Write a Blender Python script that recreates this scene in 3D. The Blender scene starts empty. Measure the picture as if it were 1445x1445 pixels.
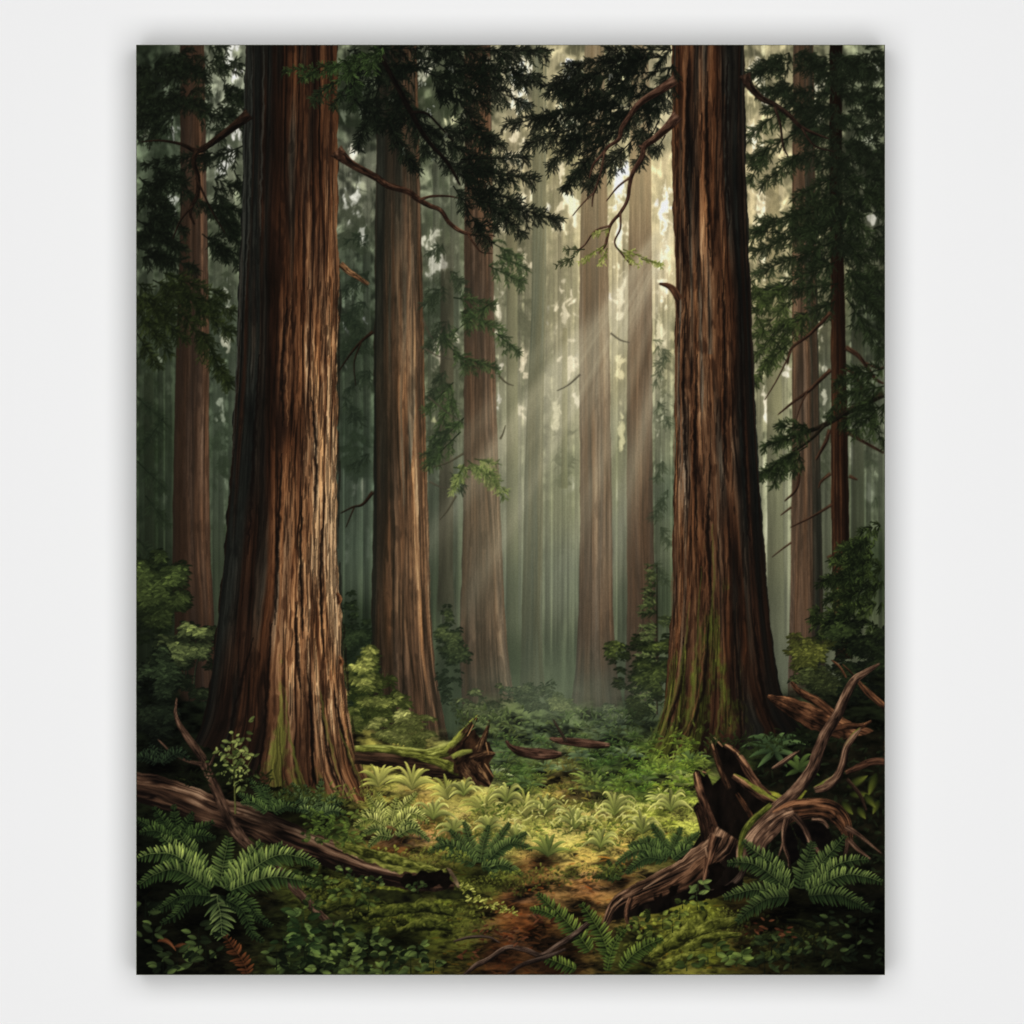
import numpy as np, math

# ------------------------------------------------------------------ the painter
# The thing on the wall is a canvas with a painted forest.  The pigment of the
# canvas is worked out here stroke by stroke (plain arrays, no files) and every
# painted figure becomes its own patch of the canvas surface further below.
X0, Y0, X1, Y1 = 192.0, 63.0, 1249.0, 1376.0      # canvas outline, millimetres
NX, NY = 1058, 1314                                # one vertex per millimetre
S = 2                                              # painter's oversampling
W, H = NX * S, NY * S
img = np.zeros((H, W, 3), np.float32)
fid = np.zeros((H, W), np.int16)
rng = np.random.default_rng(11)
FIGS = []                                          # (name, parent index, label)

def fig(name, parent=-1, label=None):
    FIGS.append((name, parent, label))
    return len(FIGS) - 1

def C(*c):
    return np.array(c, np.float32) / 255.0

TAB = np.random.default_rng(5).random((256, 256)).astype(np.float32)
def vn(x, y, seed=0):
    x = np.asarray(x, np.float32) + seed * 17.31
    y = np.asarray(y, np.float32) + seed * 9.77
    xi = np.floor(x); yi = np.floor(y)
    fx = x - xi; fy = y - yi
    fx = fx * fx * (3 - 2 * fx); fy = fy * fy * (3 - 2 * fy)
    xi = xi.astype(np.int32); yi = yi.astype(np.int32)
    a = TAB[yi & 255, xi & 255]; b = TAB[yi & 255, (xi + 1) & 255]
    c = TAB[(yi + 1) & 255, xi & 255]; d = TAB[(yi + 1) & 255, (xi + 1) & 255]
    return (a + (b - a) * fx) * (1 - fy) + (c + (d - c) * fx) * fy

def fbm(x, y, seed=0, o=3):
    s = 0.0; k = 0.5; t = 0.0
    for i in range(o):
        s = s + k * vn(x * 2 ** i, y * 2 ** i, seed + i * 3); t += k; k *= 0.5
    return s / t

def sstep(a, b, x):
    t = np.clip((x - a) / (b - a), 0, 1)
    return t * t * (3 - 2 * t)

def grid(x0, y0, x1, y1):
    """pixel window and the millimetre coordinates in it"""
    i0 = max(0, int((x0 - X0) * S)); i1 = min(W, int((x1 - X0) * S) + 1)
    j0 = max(0, int((y0 - Y0) * S)); j1 = min(H, int((y1 - Y0) * S) + 1)
    if i1 <= i0 or j1 <= j0:
        return None
    X, Y = np.meshgrid(X0 + (np.arange(i0, i1, dtype=np.float32) + .5) / S,
                       Y0 + (np.arange(j0, j1, dtype=np.float32) + .5) / S)
    return (slice(j0, j1), slice(i0, i1)), X, Y

class Field:
    """colour that varies over the canvas, from a few mixed paints"""
    def __init__(self, pts, p=3.2, soft=16.0):
        step = 8
        gx = np.arange(X0, X1 + step, step, dtype=np.float32)
        gy = np.arange(Y0, Y1 + step, step, dtype=np.float32)
        GX, GY = np.meshgrid(gx, gy)
        num = np.zeros(GX.shape + (3,), np.float32); den = np.zeros(GX.shape, np.float32)
        for x, y, c in pts:
            w = 1.0 / ((GX - x) ** 2 + ((GY - y) * .8) ** 2 + soft ** 2) ** (p / 2)
            num += w[..., None] * C(*c); den += w
        self.t = num / den[..., None]; self.step = step
    def __call__(self, x, y):
        h, w = self.t.shape[:2]
        fx = np.clip((np.asarray(x, np.float32) - X0) / self.step, 0, w - 1.001)
        fy = np.clip((np.asarray(y, np.float32) - Y0) / self.step, 0, h - 1.001)
        i = fx.astype(np.int32); j = fy.astype(np.int32)
        fx = (fx - i)[..., None]; fy = (fy - j)[..., None]
        t = self.t
        return (t[j, i] * (1 - fx) + t[j, i + 1] * fx) * (1 - fy) + (t[j + 1, i] * (1 - fx) + t[j + 1, i + 1] * fx) * fy

def put(px, py, col, a=None, f=None, fmin=.35):
    i = ((px - X0) * S).astype(np.int32); j = ((py - Y0) * S).astype(np.int32)
    ok = (i >= 0) & (i < W) & (j >= 0) & (j < H)
    i = i[ok]; j = j[ok]; col = col[ok]
    if a is None:
        img[j, i] = col
        if f is not None: fid[j, i] = f[ok] if np.ndim(f) else f
    else:
        a = a[ok][:, None]
        img[j, i] = img[j, i] * (1 - a) + col * a
        if f is not None:
            k = a[:, 0] > fmin
            fid[j[k], i[k]] = (f[ok][k] if np.ndim(f) else f)

def arr(v, n):
    v = np.asarray(v, np.float32)
    if v.ndim == 0: return np.full(n, v, np.float32)
    return v
def arrc(c, n):
    c = np.asarray(c, np.float32)
    return np.broadcast_to(c, (n, 3)) if c.ndim == 1 else c

def strokes(A, B, Cc, w, c0, c1=None, prof='lens', alpha=1.0, f=None, edge=0.0, soft=0.35, mid=0.0, jit=0.02, chunk=1500000):
    """brush strokes A->C bending by B (quadratic), width w, colour c0 at the root to c1 at the tip"""
    A = np.atleast_2d(np.asarray(A, np.float32)); Cc = np.atleast_2d(np.asarray(Cc, np.float32))
    n = len(A)
    B = (A + Cc) / 2 if B is None else np.atleast_2d(np.asarray(B, np.float32))
    w = arr(w, n); alpha = arr(alpha, n); c0 = arrc(c0, n); c1 = c0 if c1 is None else arrc(c1, n)
    fa = None if f is None else (np.asarray(f) if np.ndim(f) else np.full(n, f, np.int16))
    L = np.hypot(*(B - A).T) + np.hypot(*(Cc - B).T)
    ns = np.maximum(3, (L * S * 1.35).astype(np.int64) + 2); nt = np.maximum(2, (w * S * 1.45).astype(np.int64) + 1)
    tot = ns * nt
    i0 = 0
    cum = np.cumsum(tot)
    while i0 < n:
        base = cum[i0 - 1] if i0 else 0
        i1 = int(np.searchsorted(cum, base + chunk)) ; i1 = max(i0 + 1, min(n, i1))
        ids = np.repeat(np.arange(i0, i1), tot[i0:i1])
        k = np.arange(len(ids)) - np.repeat(np.cumsum(tot[i0:i1]) - tot[i0:i1], tot[i0:i1])
        ntk = nt[ids]
        s = ((k // ntk + .5) / ns[ids]).astype(np.float32); t = ((k % ntk + .5) / ntk * 2 - 1).astype(np.float32)
        s1 = s[:, None]
        P = A[ids] * (1 - s1) ** 2 + B[ids] * 2 * s1 * (1 - s1) + Cc[ids] * s1 ** 2
        T = (B[ids] - A[ids]) * (1 - s1) + (Cc[ids] - B[ids]) * s1
        nrm = np.hypot(T[:, 0], T[:, 1]) + 1e-6
        if prof == 'lens': q = np.sqrt(np.clip(4 * s * (1 - s), 0, 1)) * .92 + .08
        elif prof == 'leaf': q = np.sin(np.pi * np.clip(s, 0, 1) ** .75) ** .8 + .04
        elif prof == 'tip': q = (1 - s) ** .7 + .06
        elif prof == 'drop': q = np.sin(np.pi * s ** 1.5) * .9 + .1
        else: q = np.ones_like(s)
        h = w[ids] * .5 * q * t
        x = P[:, 0] - T[:, 1] / nrm * h; y = P[:, 1] + T[:, 0] / nrm * h
        col = c0[ids] * (1 - s1) + c1[ids] * s1
        if edge: col = col * (1 + edge * t[:, None])
        if mid: col = col * (1 + mid * (np.exp(-(t * 4) ** 2)[:, None] - .25))
        if jit: col = col * (1 + jit * rng.standard_normal((len(s), 1)).astype(np.float32))
        a = alpha[ids] * (1 - sstep(1 - soft, 1.0, np.abs(t)) * .85)
        if alpha.min() >= 1 and soft <= 0: a = None
        put(x, y, col, a, None if fa is None else fa[ids])
        i0 = i1

def catmull(pts, n):
    p = np.asarray(pts, np.float32)
    p = np.vstack([2 * p[0] - p[1], p, 2 * p[-1] - p[-2]])
    m = len(p) - 3
    u = np.linspace(0, m - 1e-4, n); i = u.astype(int); t = (u - i)[:, None]
    a, b, c, d = p[i], p[i + 1], p[i + 2], p[i + 3]
    return .5 * (2 * b + (c - a) * t + (2 * a - 5 * b + 4 * c - d) * t ** 2 + (3 * b - a - 3 * c + d) * t ** 3)

def limb(pts, f=None, dark=(20, 13, 9), midc=(74, 50, 34), lite=(136, 98, 66), light=(-.35, -.8), grain=1.0, moss=None, mossamt=0.0,
         seed=1, nr=3.0, warp=1.0, alpha=1.0, gl=40.0, rim=0.0, bias=0.0, rag=0.0):
    """a branch, log or root: points (x, y, radius); bark grain runs along it"""
    pts = np.asarray(pts, np.float32)
    L = np.hypot(*np.diff(pts[:, :2], axis=0).T).sum(); R = pts[:, 2].max()
    n = int(L * S * 1.7) + 4; m = int(R * 2 * S * 1.7) + 4
    q = catmull(pts, n); T = np.gradient(q[:, :2], axis=0); T /= np.hypot(T[:, 0], T[:, 1])[:, None] + 1e-6
    t = np.linspace(-1, 1, m, dtype=np.float32)
    s = np.linspace(0, L, n, dtype=np.float32)
    SS, TT = np.meshgrid(s, t, indexing='ij')
    NX_, NY_ = -T[:, 1][:, None], T[:, 0][:, None]
    wob = 1 + rag * (fbm(SS / 14, TT * 0 + np.sign(TT) * 3, seed + 5) - .5) * 2
    r = np.maximum(q[:, 2], .25)[:, None] * wob
    x = q[:, 0][:, None] + NX_ * TT * r; y = q[:, 1][:, None] + NY_ * TT * r
    nx = NX_ * TT; ny = NY_ * TT; nz = np.sqrt(np.clip(1 - TT * TT, 0, 1))
    l = np.array([light[0], light[1], .35]); l /= np.linalg.norm(l)
    lam = nx * l[0] + ny * l[1] + nz * l[2]
    a = np.arcsin(np.clip(TT, -1, 1)) * nr + (fbm(SS / gl / 1.4, TT * .7, seed) - .5) * 2.2 * warp
    g = fbm(a, SS / gl, seed + 1); g2 = fbm(a * 3, SS / (gl * .35), seed + 2, 4)
    cr = sstep(.0, .14, np.abs(vn(a * 1.3, SS / (gl * .9), seed + 3) - .5)); pt = fbm(SS / (gl * .55), TT * .9, seed + 4)
    v = .30 + .44 * lam + grain * ((g - .5) * .85 + (g2 - .5) * .5 + (pt - .5) * .7) - grain * .26 * (1 - cr) + bias
    if rim: v = v + rim * sstep(.55, .95, lam)
    v = np.clip(v, 0, 1)[..., None]
    d, mm, li = C(*dark), C(*midc), C(*lite)
    col = np.where(v < .5, d + (mm - d) * v * 2, mm + (li - mm) * (v * 2 - 1))
    if moss is not None:
        k = sstep(.45, .62, fbm(SS / 18, TT * 1.6, seed + 8) * .6 + mossamt - .35 + .35 * np.clip(-ny, -1, 1))[..., None]
        mg = C(*moss) * (.35 + .8 * np.clip(lam, 0, 1) + .5 * (fbm(SS / 3, TT * 5, seed + 9) - .5))[..., None]
        col = col * (1 - k) + mg * k
    aa = np.full(x.shape, alpha, np.float32) * (1 - .75 * sstep(1 - 2.2 / max(R * S, 3), 1.0, np.abs(TT)))
    aa = aa * np.clip(np.minimum(SS, L - SS) / np.minimum(3.0, R) + .25, 0, 1)
    put(x.ravel(), y.ravel(), col.reshape(-1, 3).astype(np.float32), aa.ravel().astype(np.float32), f, .3)

def poly_mask(poly, X, Y):
    p = np.asarray(poly, np.float32); q = np.roll(p, -1, 0)
    m = np.zeros(X.shape, bool)
    for (ax, ay), (bx, by) in zip(p, q):
        if ay == by: continue
        c = ((ay > Y) != (by > Y)) & (X < (bx - ax) * (Y - ay) / (by - ay) + ax)
        m ^= c
    return m

def bil(a, y, As, Ys, V):
    V = np.asarray(V, np.float32)
    fi = np.interp(a, As, np.arange(len(As))).astype(np.float32); fj = np.interp(y, Ys, np.arange(len(Ys))).astype(np.float32)
    i = np.minimum(fi.astype(np.int32), len(As) - 2); j = np.minimum(fj.astype(np.int32), len(Ys) - 2)
    fi = fi - i; fj = fj - j
    fi = fi * fi * (3 - 2 * fi)
    return (V[j, i] * (1 - fi) + V[j, i + 1] * fi) * (1 - fj) + (V[j + 1, i] * (1 - fi) + V[j + 1, i + 1] * fi) * fj

def ramp(v, stops):
    xs = [s[0] for s in stops]; cs = np.array([s[1] for s in stops], np.float32) / 255
    return np.stack([np.interp(v, xs, cs[:, k]) for k in range(3)], -1).astype(np.float32)

def smooth_edge(pts, ys):
    pts = np.asarray(pts, np.float32)
    n = 400
    c = catmull(pts, n)
    o = np.argsort(c[:, 1])
    return np.interp(ys, c[o, 1], c[o, 0]).astype(np.float32)

BARK = [(0, (9, 7, 5)), (.2, (34, 21, 14)), (.4, (72, 45, 28)), (.6, (112, 77, 50)), (.8, (156, 115, 78)), (1, (214, 174, 126))]
GREY = [(0, (7, 7, 6)), (.25, (26, 27, 23)), (.5, (58, 59, 52)), (.75, (92, 92, 82)), (1, (130, 128, 116))]

def trunk(f, left, right, y0, y1, nr, light, pal=BARK, grey=None, haze=None, hz=0.0, seed=1, crack=1.0, fiber=.5, ks=.5, bump=1.5, vl=1.0, base=None, soft=1.0, moss=None, twist=0.0):
    """a tree trunk between two edge lines; light = (As, Ys, table of brightness)"""
    xs = [p[0] for p in left] + [p[0] for p in right]
    g = grid(min(xs) - 8, y0, max(xs) + 8, y1)
    sl, X, Y = g
    ys = Y[:, 0]
    xl = smooth_edge(left, ys)[:, None] + (fbm(ys / 22, ys * 0 + 1.5, seed + 40, 4)[:, None] - .5) * 2 * bump
    xr = smooth_edge(right, ys)[:, None] + (fbm(ys / 22, ys * 0 + 7.5, seed + 41, 4)[:, None] - .5) * 2 * bump
    x0_ = smooth_edge(left, ys)[:, None]; x1_ = smooth_edge(right, ys)[:, None]
    u = (X - x0_) / (x1_ - x0_)
    inside = np.minimum(X - xl, xr - X)
    if base is not None:                               # ragged foot
        bx = np.interp(X[0], [p[0] for p in base], [p[1] for p in base])[None, :] + (fbm(X / 9, X * 0, seed + 50) - .5) * 14
        inside = np.minimum(inside, (bx - Y))
    al = sstep(-soft * .5, soft * .5, inside)
    al[u < -.2] = 0; al[u > 1.2] = 0
    a = np.arcsin(np.clip(2 * u - 1, -1, 1)) / (np.pi / 2)
    yy = Y / vl
    A = a * nr * .62 + (fbm(a * nr * .3, yy / 240, seed, 2) - .5) * 1.0 + (fbm(a * nr * 1.9, yy / 24, seed + 7, 3) - .5) * .22 + twist * (Y - y0) / 500
    def hfun(A):
        n1 = vn(A, yy / 330, seed + 1); n2 = vn(A * 2.2 + 3, yy / 190, seed + 2); n3 = vn(A * 4.7 + 9, yy / 110, seed + 3)
        c1 = sstep(.0, .15, np.abs(n1 - .46)); c2 = sstep(.0, .17, np.abs(n2 - .5)); c3 = sstep(.16, .42, n3)
        return c1 * .5 + c2 * .33 + c3 * .17, (n1 - .5) * .5 + (n2 - .5) * .75 + (n3 - .5) * .6
    h, tone = hfun(A); h2, t2_ = hfun(A + .07)
    fb = fbm(A * 9, yy / 44, seed + 4, 3); fb2 = fbm(A * 20, yy / 20, seed + 5, 2)
    flake = sstep(.60, .72, fbm(A * 1.8, yy / 30, seed + 17, 3))
    As, Ys, V = light
    L = bil(a, Y, As, Ys, V)
    v = L * (1 - crack + crack * (.16 + .98 * h ** 1.25)) * (1 + .62 * tone + fiber * ((fb - .5) * 1.1 + (fb2 - .5) * 1.0)) + ks * ((h - h2) * .8 + (tone - t2_) * .25) * L
    v = v * (1 - .34 * flake * crack)
    blot = fbm(X / 26, Y / 60, seed + 9)
    v = v * (.82 + .36 * blot)
    v = np.clip(v, 0, 1)
    col = ramp(v, pal)
    hue = (fbm(A * 1.1, yy / 130, seed + 12) - .5)[..., None]
    col = col * (1 + hue * np.array([.24, .05, -.18], np.float32))
    if grey is not None:
        gA, gY, gV = grey
        gm = np.clip(bil(a, Y, gA, gY, gV) + (vn(A * 1.6, yy / 200, seed + 13) - .5) * 1.7 * (bil(a, Y, gA, gY, gV) > .02), 0, 1)[..., None]
        col = col * (1 - gm) + ramp(v * 1.15, GREY) * gm
    if moss is not None:
        mA, mY, mV, mc = moss
        mk = bil(a, Y, mA, mY, mV) * 1.0
        mk = sstep(.5, .68, mk * .62 + (vn(A * 1.7, yy / 60, seed + 15) * .6 + fbm(X / 6, Y / 9, seed + 16) * .4) * .62 - .05 * (1 - h))[..., None]
        mk = mk * (bil(a, Y, mA, mY, mV) > .03)[..., None]
        col = col * (1 - mk * .82) + (C(*mc) * (.3 + 1.15 * v + .5 * (fb2 - .5))[..., None]) * mk * .82
    if haze is not None:
        hv = hz(X, Y) if callable(hz) else hz
        hv = np.asarray(hv, np.float32)
        if hv.ndim: hv = hv[..., None]
        col = col * (1 - hv) + haze(X, Y) * hv
    a_ = al[..., None]
    img[sl] = img[sl] * (1 - a_) + col * a_
    fd = fid[sl]; fd[al > .5] = f

def blurbox(a, r, axis):
    c = np.cumsum(np.pad(a, [(r + 1, r) if k == axis else (0, 0) for k in range(a.ndim)], mode='edge'), axis=axis, dtype=np.float64)
    n = 2 * r + 1
    if axis == 0: return ((c[n:] - c[:-n]) / n).astype(np.float32)
    return ((c[:, n:] - c[:, :-n]) / n).astype(np.float32)

def blur(a, r):
    for ax in (0, 1):
        for _ in range(2): a = blurbox(a, r, ax)
    return a

def U(a, b, n): return rng.uniform(a, b, n).astype(np.float32)

def spray(P, ang, L, w, c0, c1, droop=.15, **k):
    """short strokes from points P at angles ang (0 = right, 90 = down)"""
    P = np.asarray(P, np.float32); n = len(P); ang = np.asarray(ang); L = arr(L, n)
    d = np.stack([np.cos(ang), np.sin(ang)], 1).astype(np.float32) * L[:, None]
    B = P + d * .55; E = P + d; E[:, 1] += droop * L
    strokes(P, B, E, w, c0, c1, **k)

def needles(P0, P1, f, dark, lite, nl=9.0, nw=2.2, dens=.55, droop=.25, alpha=.95, lit=.25, wob=.2, soft=.3):
    """twigs P0->P1 clothed in needles that sweep towards the tip"""
    P0 = np.asarray(P0, np.float32); P1 = np.asarray(P1, np.float32)
    D = P1 - P0; L = np.hypot(D[:, 0], D[:, 1]); k = np.maximum(3, (L * dens).astype(int))
    ids = np.repeat(np.arange(len(P0)), k)
    s = rng.random(len(ids)).astype(np.float32)
    order = np.argsort(ids + (1 - s) * .5 * 0 + rng.random(len(ids)) * .0)
    P = P0[ids] + D[ids] * s[:, None]; P[:, 1] += droop * L[ids] * s * s
    an = np.arctan2(D[ids][:, 1] + 2 * droop * L[ids] * s, D[ids][:, 0])
    side = np.where(rng.random(len(ids)) < .5, -1, 1)
    an = an + side * U(.15, .95, len(ids)) + rng.standard_normal(len(ids)) * wob
    ll = nl * 1.12 * U(.5, 1.3, len(ids)) * (1 - .35 * s)
    tone = rng.random(len(ids)) ** 2.2 * lit + np.repeat(rng.random(len(P0)) ** 2 * lit * .8, k)
    tone = np.clip(tone * np.where(side * np.cos(an) < 0, 1.3, .7), 0, 1)[:, None].astype(np.float32)
    c = arrc(dark, 1) * (1 - tone) + arrc(lite, 1) * tone
    spray(P, an, ll, nw * .86 * U(.6, 1.3, len(ids)), c * .9, c * 1.1, droop=.14, f=f, alpha=alpha, prof='tip', soft=soft)

def shade(cx, cy, rx, ry, k):
    """a soft dark wash"""
    g = grid(cx - rx * 2, cy - ry * 2, cx + rx * 2, cy + ry * 2)
    if g is None: return
    s_, X, Y = g
    m = k * np.exp(-(((X - cx) / rx) ** 2 + ((Y - cy) / ry) ** 2) * 1.3) * (.7 + .6 * fbm(X / 14, Y / 8, 91))
    img[s_] = img[s_] * (1 - np.clip(m, 0, .96))[..., None]

# ------------------------------------------------------------------ misty backdrop
F_BACK = fig('misty_backdrop', -1, 'pale misty far forest painted behind all the trunks')
BG = Field([
 (200,100,(34,42,32)),(225,200,(76,88,74)),(225,270,(70,82,66)),(320,85,(112,120,104)),(330,130,(120,128,116)),(330,260,(112,120,104)),(330,350,(96,106,88)),(300,480,(80,92,78)),(210,520,(62,74,58)),
 (215,700,(48,60,46)),(310,600,(78,92,76)),(320,720,(68,80,66)),(310,850,(60,72,58)),(230,850,(24,32,22)),(240,620,(50,62,46)),
 (500,160,(58,66,54)),(500,250,(112,118,104)),(500,400,(72,84,70)),(500,500,(58,70,56)),(500,620,(62,76,62)),(500,700,(72,86,74)),(500,790,(74,90,78)),(500,900,(36,48,36)),
 (620,130,(70,78,62)),(620,280,(96,104,88)),(620,350,(104,110,92)),(620,430,(78,90,74)),(620,560,(92,100,80)),(620,700,(70,82,68)),(620,850,(58,72,58)),(640,950,(44,56,44)),
 (735,90,(150,150,128)),(735,220,(168,162,132)),(735,350,(140,138,112)),(720,460,(130,132,108)),(725,600,(136,140,114)),(725,720,(118,126,104)),(725,850,(92,106,92)),(720,950,(60,74,60)),
 (790,110,(176,172,140)),(800,200,(182,175,138)),(800,330,(186,180,145)),(800,460,(178,174,140)),(800,560,(160,162,130)),(800,700,(130,138,106)),(800,830,(104,118,102)),(790,950,(80,95,82)),
 (880,300,(206,200,162)),(880,400,(212,204,165)),(875,520,(176,172,128)),(875,650,(140,146,112)),(875,780,(112,122,102)),(875,880,(88,102,86)),
 (935,150,(150,148,124)),(935,250,(216,206,168)),(938,380,(218,208,170)),(938,480,(170,168,132)),(938,600,(118,126,102)),(938,700,(84,98,80)),(938,850,(56,70,54)),
 (1070,90,(140,138,112)),(1070,160,(180,174,142)),(1070,250,(198,188,154)),(1075,330,(206,196,158)),(1085,420,(168,164,130)),(1085,560,(160,162,132)),(1090,680,(144,150,126)),(1095,760,(132,138,116)),(1098,880,(112,120,104)),(1100,940,(104,112,98)),
 (1165,300,(120,120,94)),(1165,420,(120,122,96)),(1165,560,(112,120,100)),(1165,700,(100,108,90)),(1210,560,(92,102,86)),(1230,110,(100,108,90)),(1230,220,(64,70,58)),(1230,300,(84,90,76)),(1235,450,(50,58,46)),(1220,620,(96,104,88)),(1230,700,(82,92,76)),(1230,800,(46,58,42)),
 (480,1010,(40,52,34)),(700,1010,(56,72,56)),(850,1000,(46,60,48)),(1100,1010,(60,66,54)),(230,1000,(14,20,12))])
BG.t = BG.t * np.array([1.0, .985, .94], np.float32)
sl, X, Y = grid(X0, Y0, X1, 1100)
base = BG(X, Y)
vs = fbm(X / 9, Y / 260, 3, 3)[..., None]; bl = fbm(X / 34, Y / 40, 6, 4)[..., None]
img[sl] = base * (.8 + .4 * vs) * (.72 + .56 * bl)

# soft upright strokes: far trunks melting into the mist
n = 5200
x = U(X0, X1, n); y = U(Y0 - 40, 1000, n); l = U(50, 190, n)
c = BG(x, y + l / 2) * (U(.66, 1.22, n) ** 1.1)[:, None]
strokes(np.stack([x, y], 1), np.stack([x + U(-1, 1, n), y + l / 2], 1), np.stack([x + U(-2, 2, n), y + l], 1), U(2, 9, n), c, prof='lens', alpha=U(.2, .5, n), soft=.8)

def far_trunk(f, x0, xb, w, y0, y1, k, col=None, a=.85, grain=.12):
    g = grid(min(x0, xb) - w, y0, max(x0, xb) + w, y1)
    s_, X, Y = g
    t = (Y - y0) / (y1 - y0)
    xc = x0 + (xb - x0) * t; hw = w * .5 * (.92 + .16 * t + .25 * sstep(.86, 1, t))
    u = (X - xc) / hw
    m = (1 - sstep(.82, 1.12, np.abs(u))) * sstep(y0, y0 + 160, Y) * a * (1 - sstep(.93, 1.0, t) * .8)
    b = BG(X, Y) if col is None else col(X, Y)
    sh = k * (1 + .16 * u) * (1 + grain * 2 * (fbm(u * 2.2 + x0, Y / 60, 4) - .5))
    v = b * sh[..., None]
    img[s_] = img[s_] * (1 - m[..., None]) + v * m[..., None]
    if f is not None:
        fd = fid[s_]; fd[m > .45] = f
r2 = np.random.default_rng(3)
for i in range(70):
    x = r2.uniform(200, 1245); w = r2.uniform(3, 10)
    far_trunk(None, x, x + r2.uniform(-4, 4), w, r2.uniform(-100, 300), r2.uniform(860, 985), r2.uniform(.68, .86), a=r2.uniform(.35, .7))
for x in (772, 783, 790, 808, 872, 878, 640, 646, 1070, 508, 520, 494, 486, 322, 312, 708):
    far_trunk(None, x, x + r2.uniform(-2, 2), r2.uniform(4, 8), 430, r2.uniform(930, 985), r2.uniform(.7, .84), a=.7)

# mottle of far foliage and light over the whole distance
g_, X, Y = grid(X0, Y0, X1, 900)
glow = np.exp(-(((X - 880) / 150) ** 2 + ((Y - 360) / 230) ** 2))
amt = (1 - sstep(520, 860, Y)) * (.95 - .85 * glow) * (.55 + .9 * fbm(X / 120, Y / 120, 80))
wx = (fbm(X / 22, Y / 22, 81) - .5) * 26; wy = (fbm(X / 22, Y / 22, 82) - .5) * 18
q = fbm((X + wx) / 12, (Y + wy + .5 * np.abs(wx)) / 11, 83, 5)
m = sstep(.47, .60, q) * amt
m2 = sstep(.46, .34, fbm((X + wx) / 9, (Y + wy) / 15, 84, 3)) * (1 - sstep(.4, .5, q)) * amt
img[g_] = img[g_] * (1 - (m * .46)[..., None]) * np.array([.97, 1.0, .96], np.float32) ** m[..., None] * (1 + (m2 * .5)[..., None])

# far conifer foliage, hazed
def haze_foliage(cx, cy, rx, ry, n, k, tint=(0, 0, 0)):
    g = grid(cx - rx * 1.7, cy - ry * 1.7, cx + rx * 1.7, cy + ry * 1.7)
    if g is None: return
    s_, X, Y = g
    wx = (fbm(X / 26, Y / 26, 51) - .5) * 30; wy = np.abs(X - cx) * .35 + (fbm(X / 26, Y / 26, 52) - .5) * 20
    d = np.exp(-(((X - cx) / rx) ** 2 + ((Y - cy) / ry) ** 2) * 1.1)
    q = fbm((X + wx) / 19, (Y - wy) / 12, 53, 4)
    dens = np.clip(n / (rx * ry) / .28, .35, 1.15)
    m = sstep(.50, .64, q + (d - .55) * .42 * dens)
    q2 = fbm((X - wx * .6) / 6, (Y - wy) / 9, 54, 3)
    m = m * (.62 + .55 * sstep(.35, .6, q2)) * np.clip(d * 2.4, 0, 1)
    m = np.clip(m, 0, .92)[..., None]
    col = np.clip(BG(X, Y) * (k * (.8 + .45 * (q2 - .3)))[..., None] + C(*tint), 0, 1)
    img[s_] = img[s_] * (1 - m) + col * m
    N = n // 3
    x = cx + rng.standard_normal(N) * rx * .5; y = cy + rng.standard_normal(N) * ry * .5
    c = np.clip(BG(x, y) * U(k * .75, k * 1.25, N)[:, None] + C(*tint), 0, 1)
    an = np.where(rng.random(N) < .5, U(.5, 1.4, N), np.pi - U(.5, 1.4, N))
    spray(np.stack([x, y], 1), an, U(5, 12, N), U(1.5, 3.2, N), c, c * 1.04, droop=.35, alpha=.4, soft=.9)
for (cx, cy, rx, ry, n, k) in [(500,130,40,80,700,.55),(500,330,30,60,300,.75),(505,480,35,90,800,.55),(500,600,30,60,500,.6),(505,700,28,50,200,.75),(620,200,60,90,700,.7),(635,330,40,60,380,.8),
    (620,450,50,80,900,.6),(630,560,40,70,500,.62),(625,660,35,40,420,.6),(730,300,30,60,160,.8),(725,480,40,60,520,.66),(740,400,40,40,300,.8),(790,250,40,60,200,.82),(800,380,40,60,260,.8),(800,480,35,50,330,.74),(805,640,35,60,340,.78),(795,740,26,60,380,.72),(880,600,25,60,260,.72),(875,700,22,60,240,.75),
    (940,500,20,60,420,.62),(940,620,20,70,520,.55),(940,720,18,60,300,.7),(930,760,25,30,250,.7),(870,250,40,60,160,.85),(1080,180,40,60,320,.75),(1085,300,30,60,240,.76),(1090,450,35,60,420,.66),(1150,250,40,80,460,.6),(1165,420,50,80,560,.66),(1215,560,40,70,500,.65),(1220,680,30,60,300,.7),
    (225,180,40,90,600,.55),(320,200,30,70,500,.6),(320,330,30,60,500,.62),(225,340,40,70,600,.6),(310,500,28,60,420,.7),(215,600,30,80,500,.6),(310,640,20,60,260,.75),(315,760,20,40,200,.75),(215,760,30,60,600,.6),(230,480,40,60,500,.55)]:
    haze_foliage(cx, cy, rx, ry, n, k, tint=(-2, 1, -3))
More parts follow.
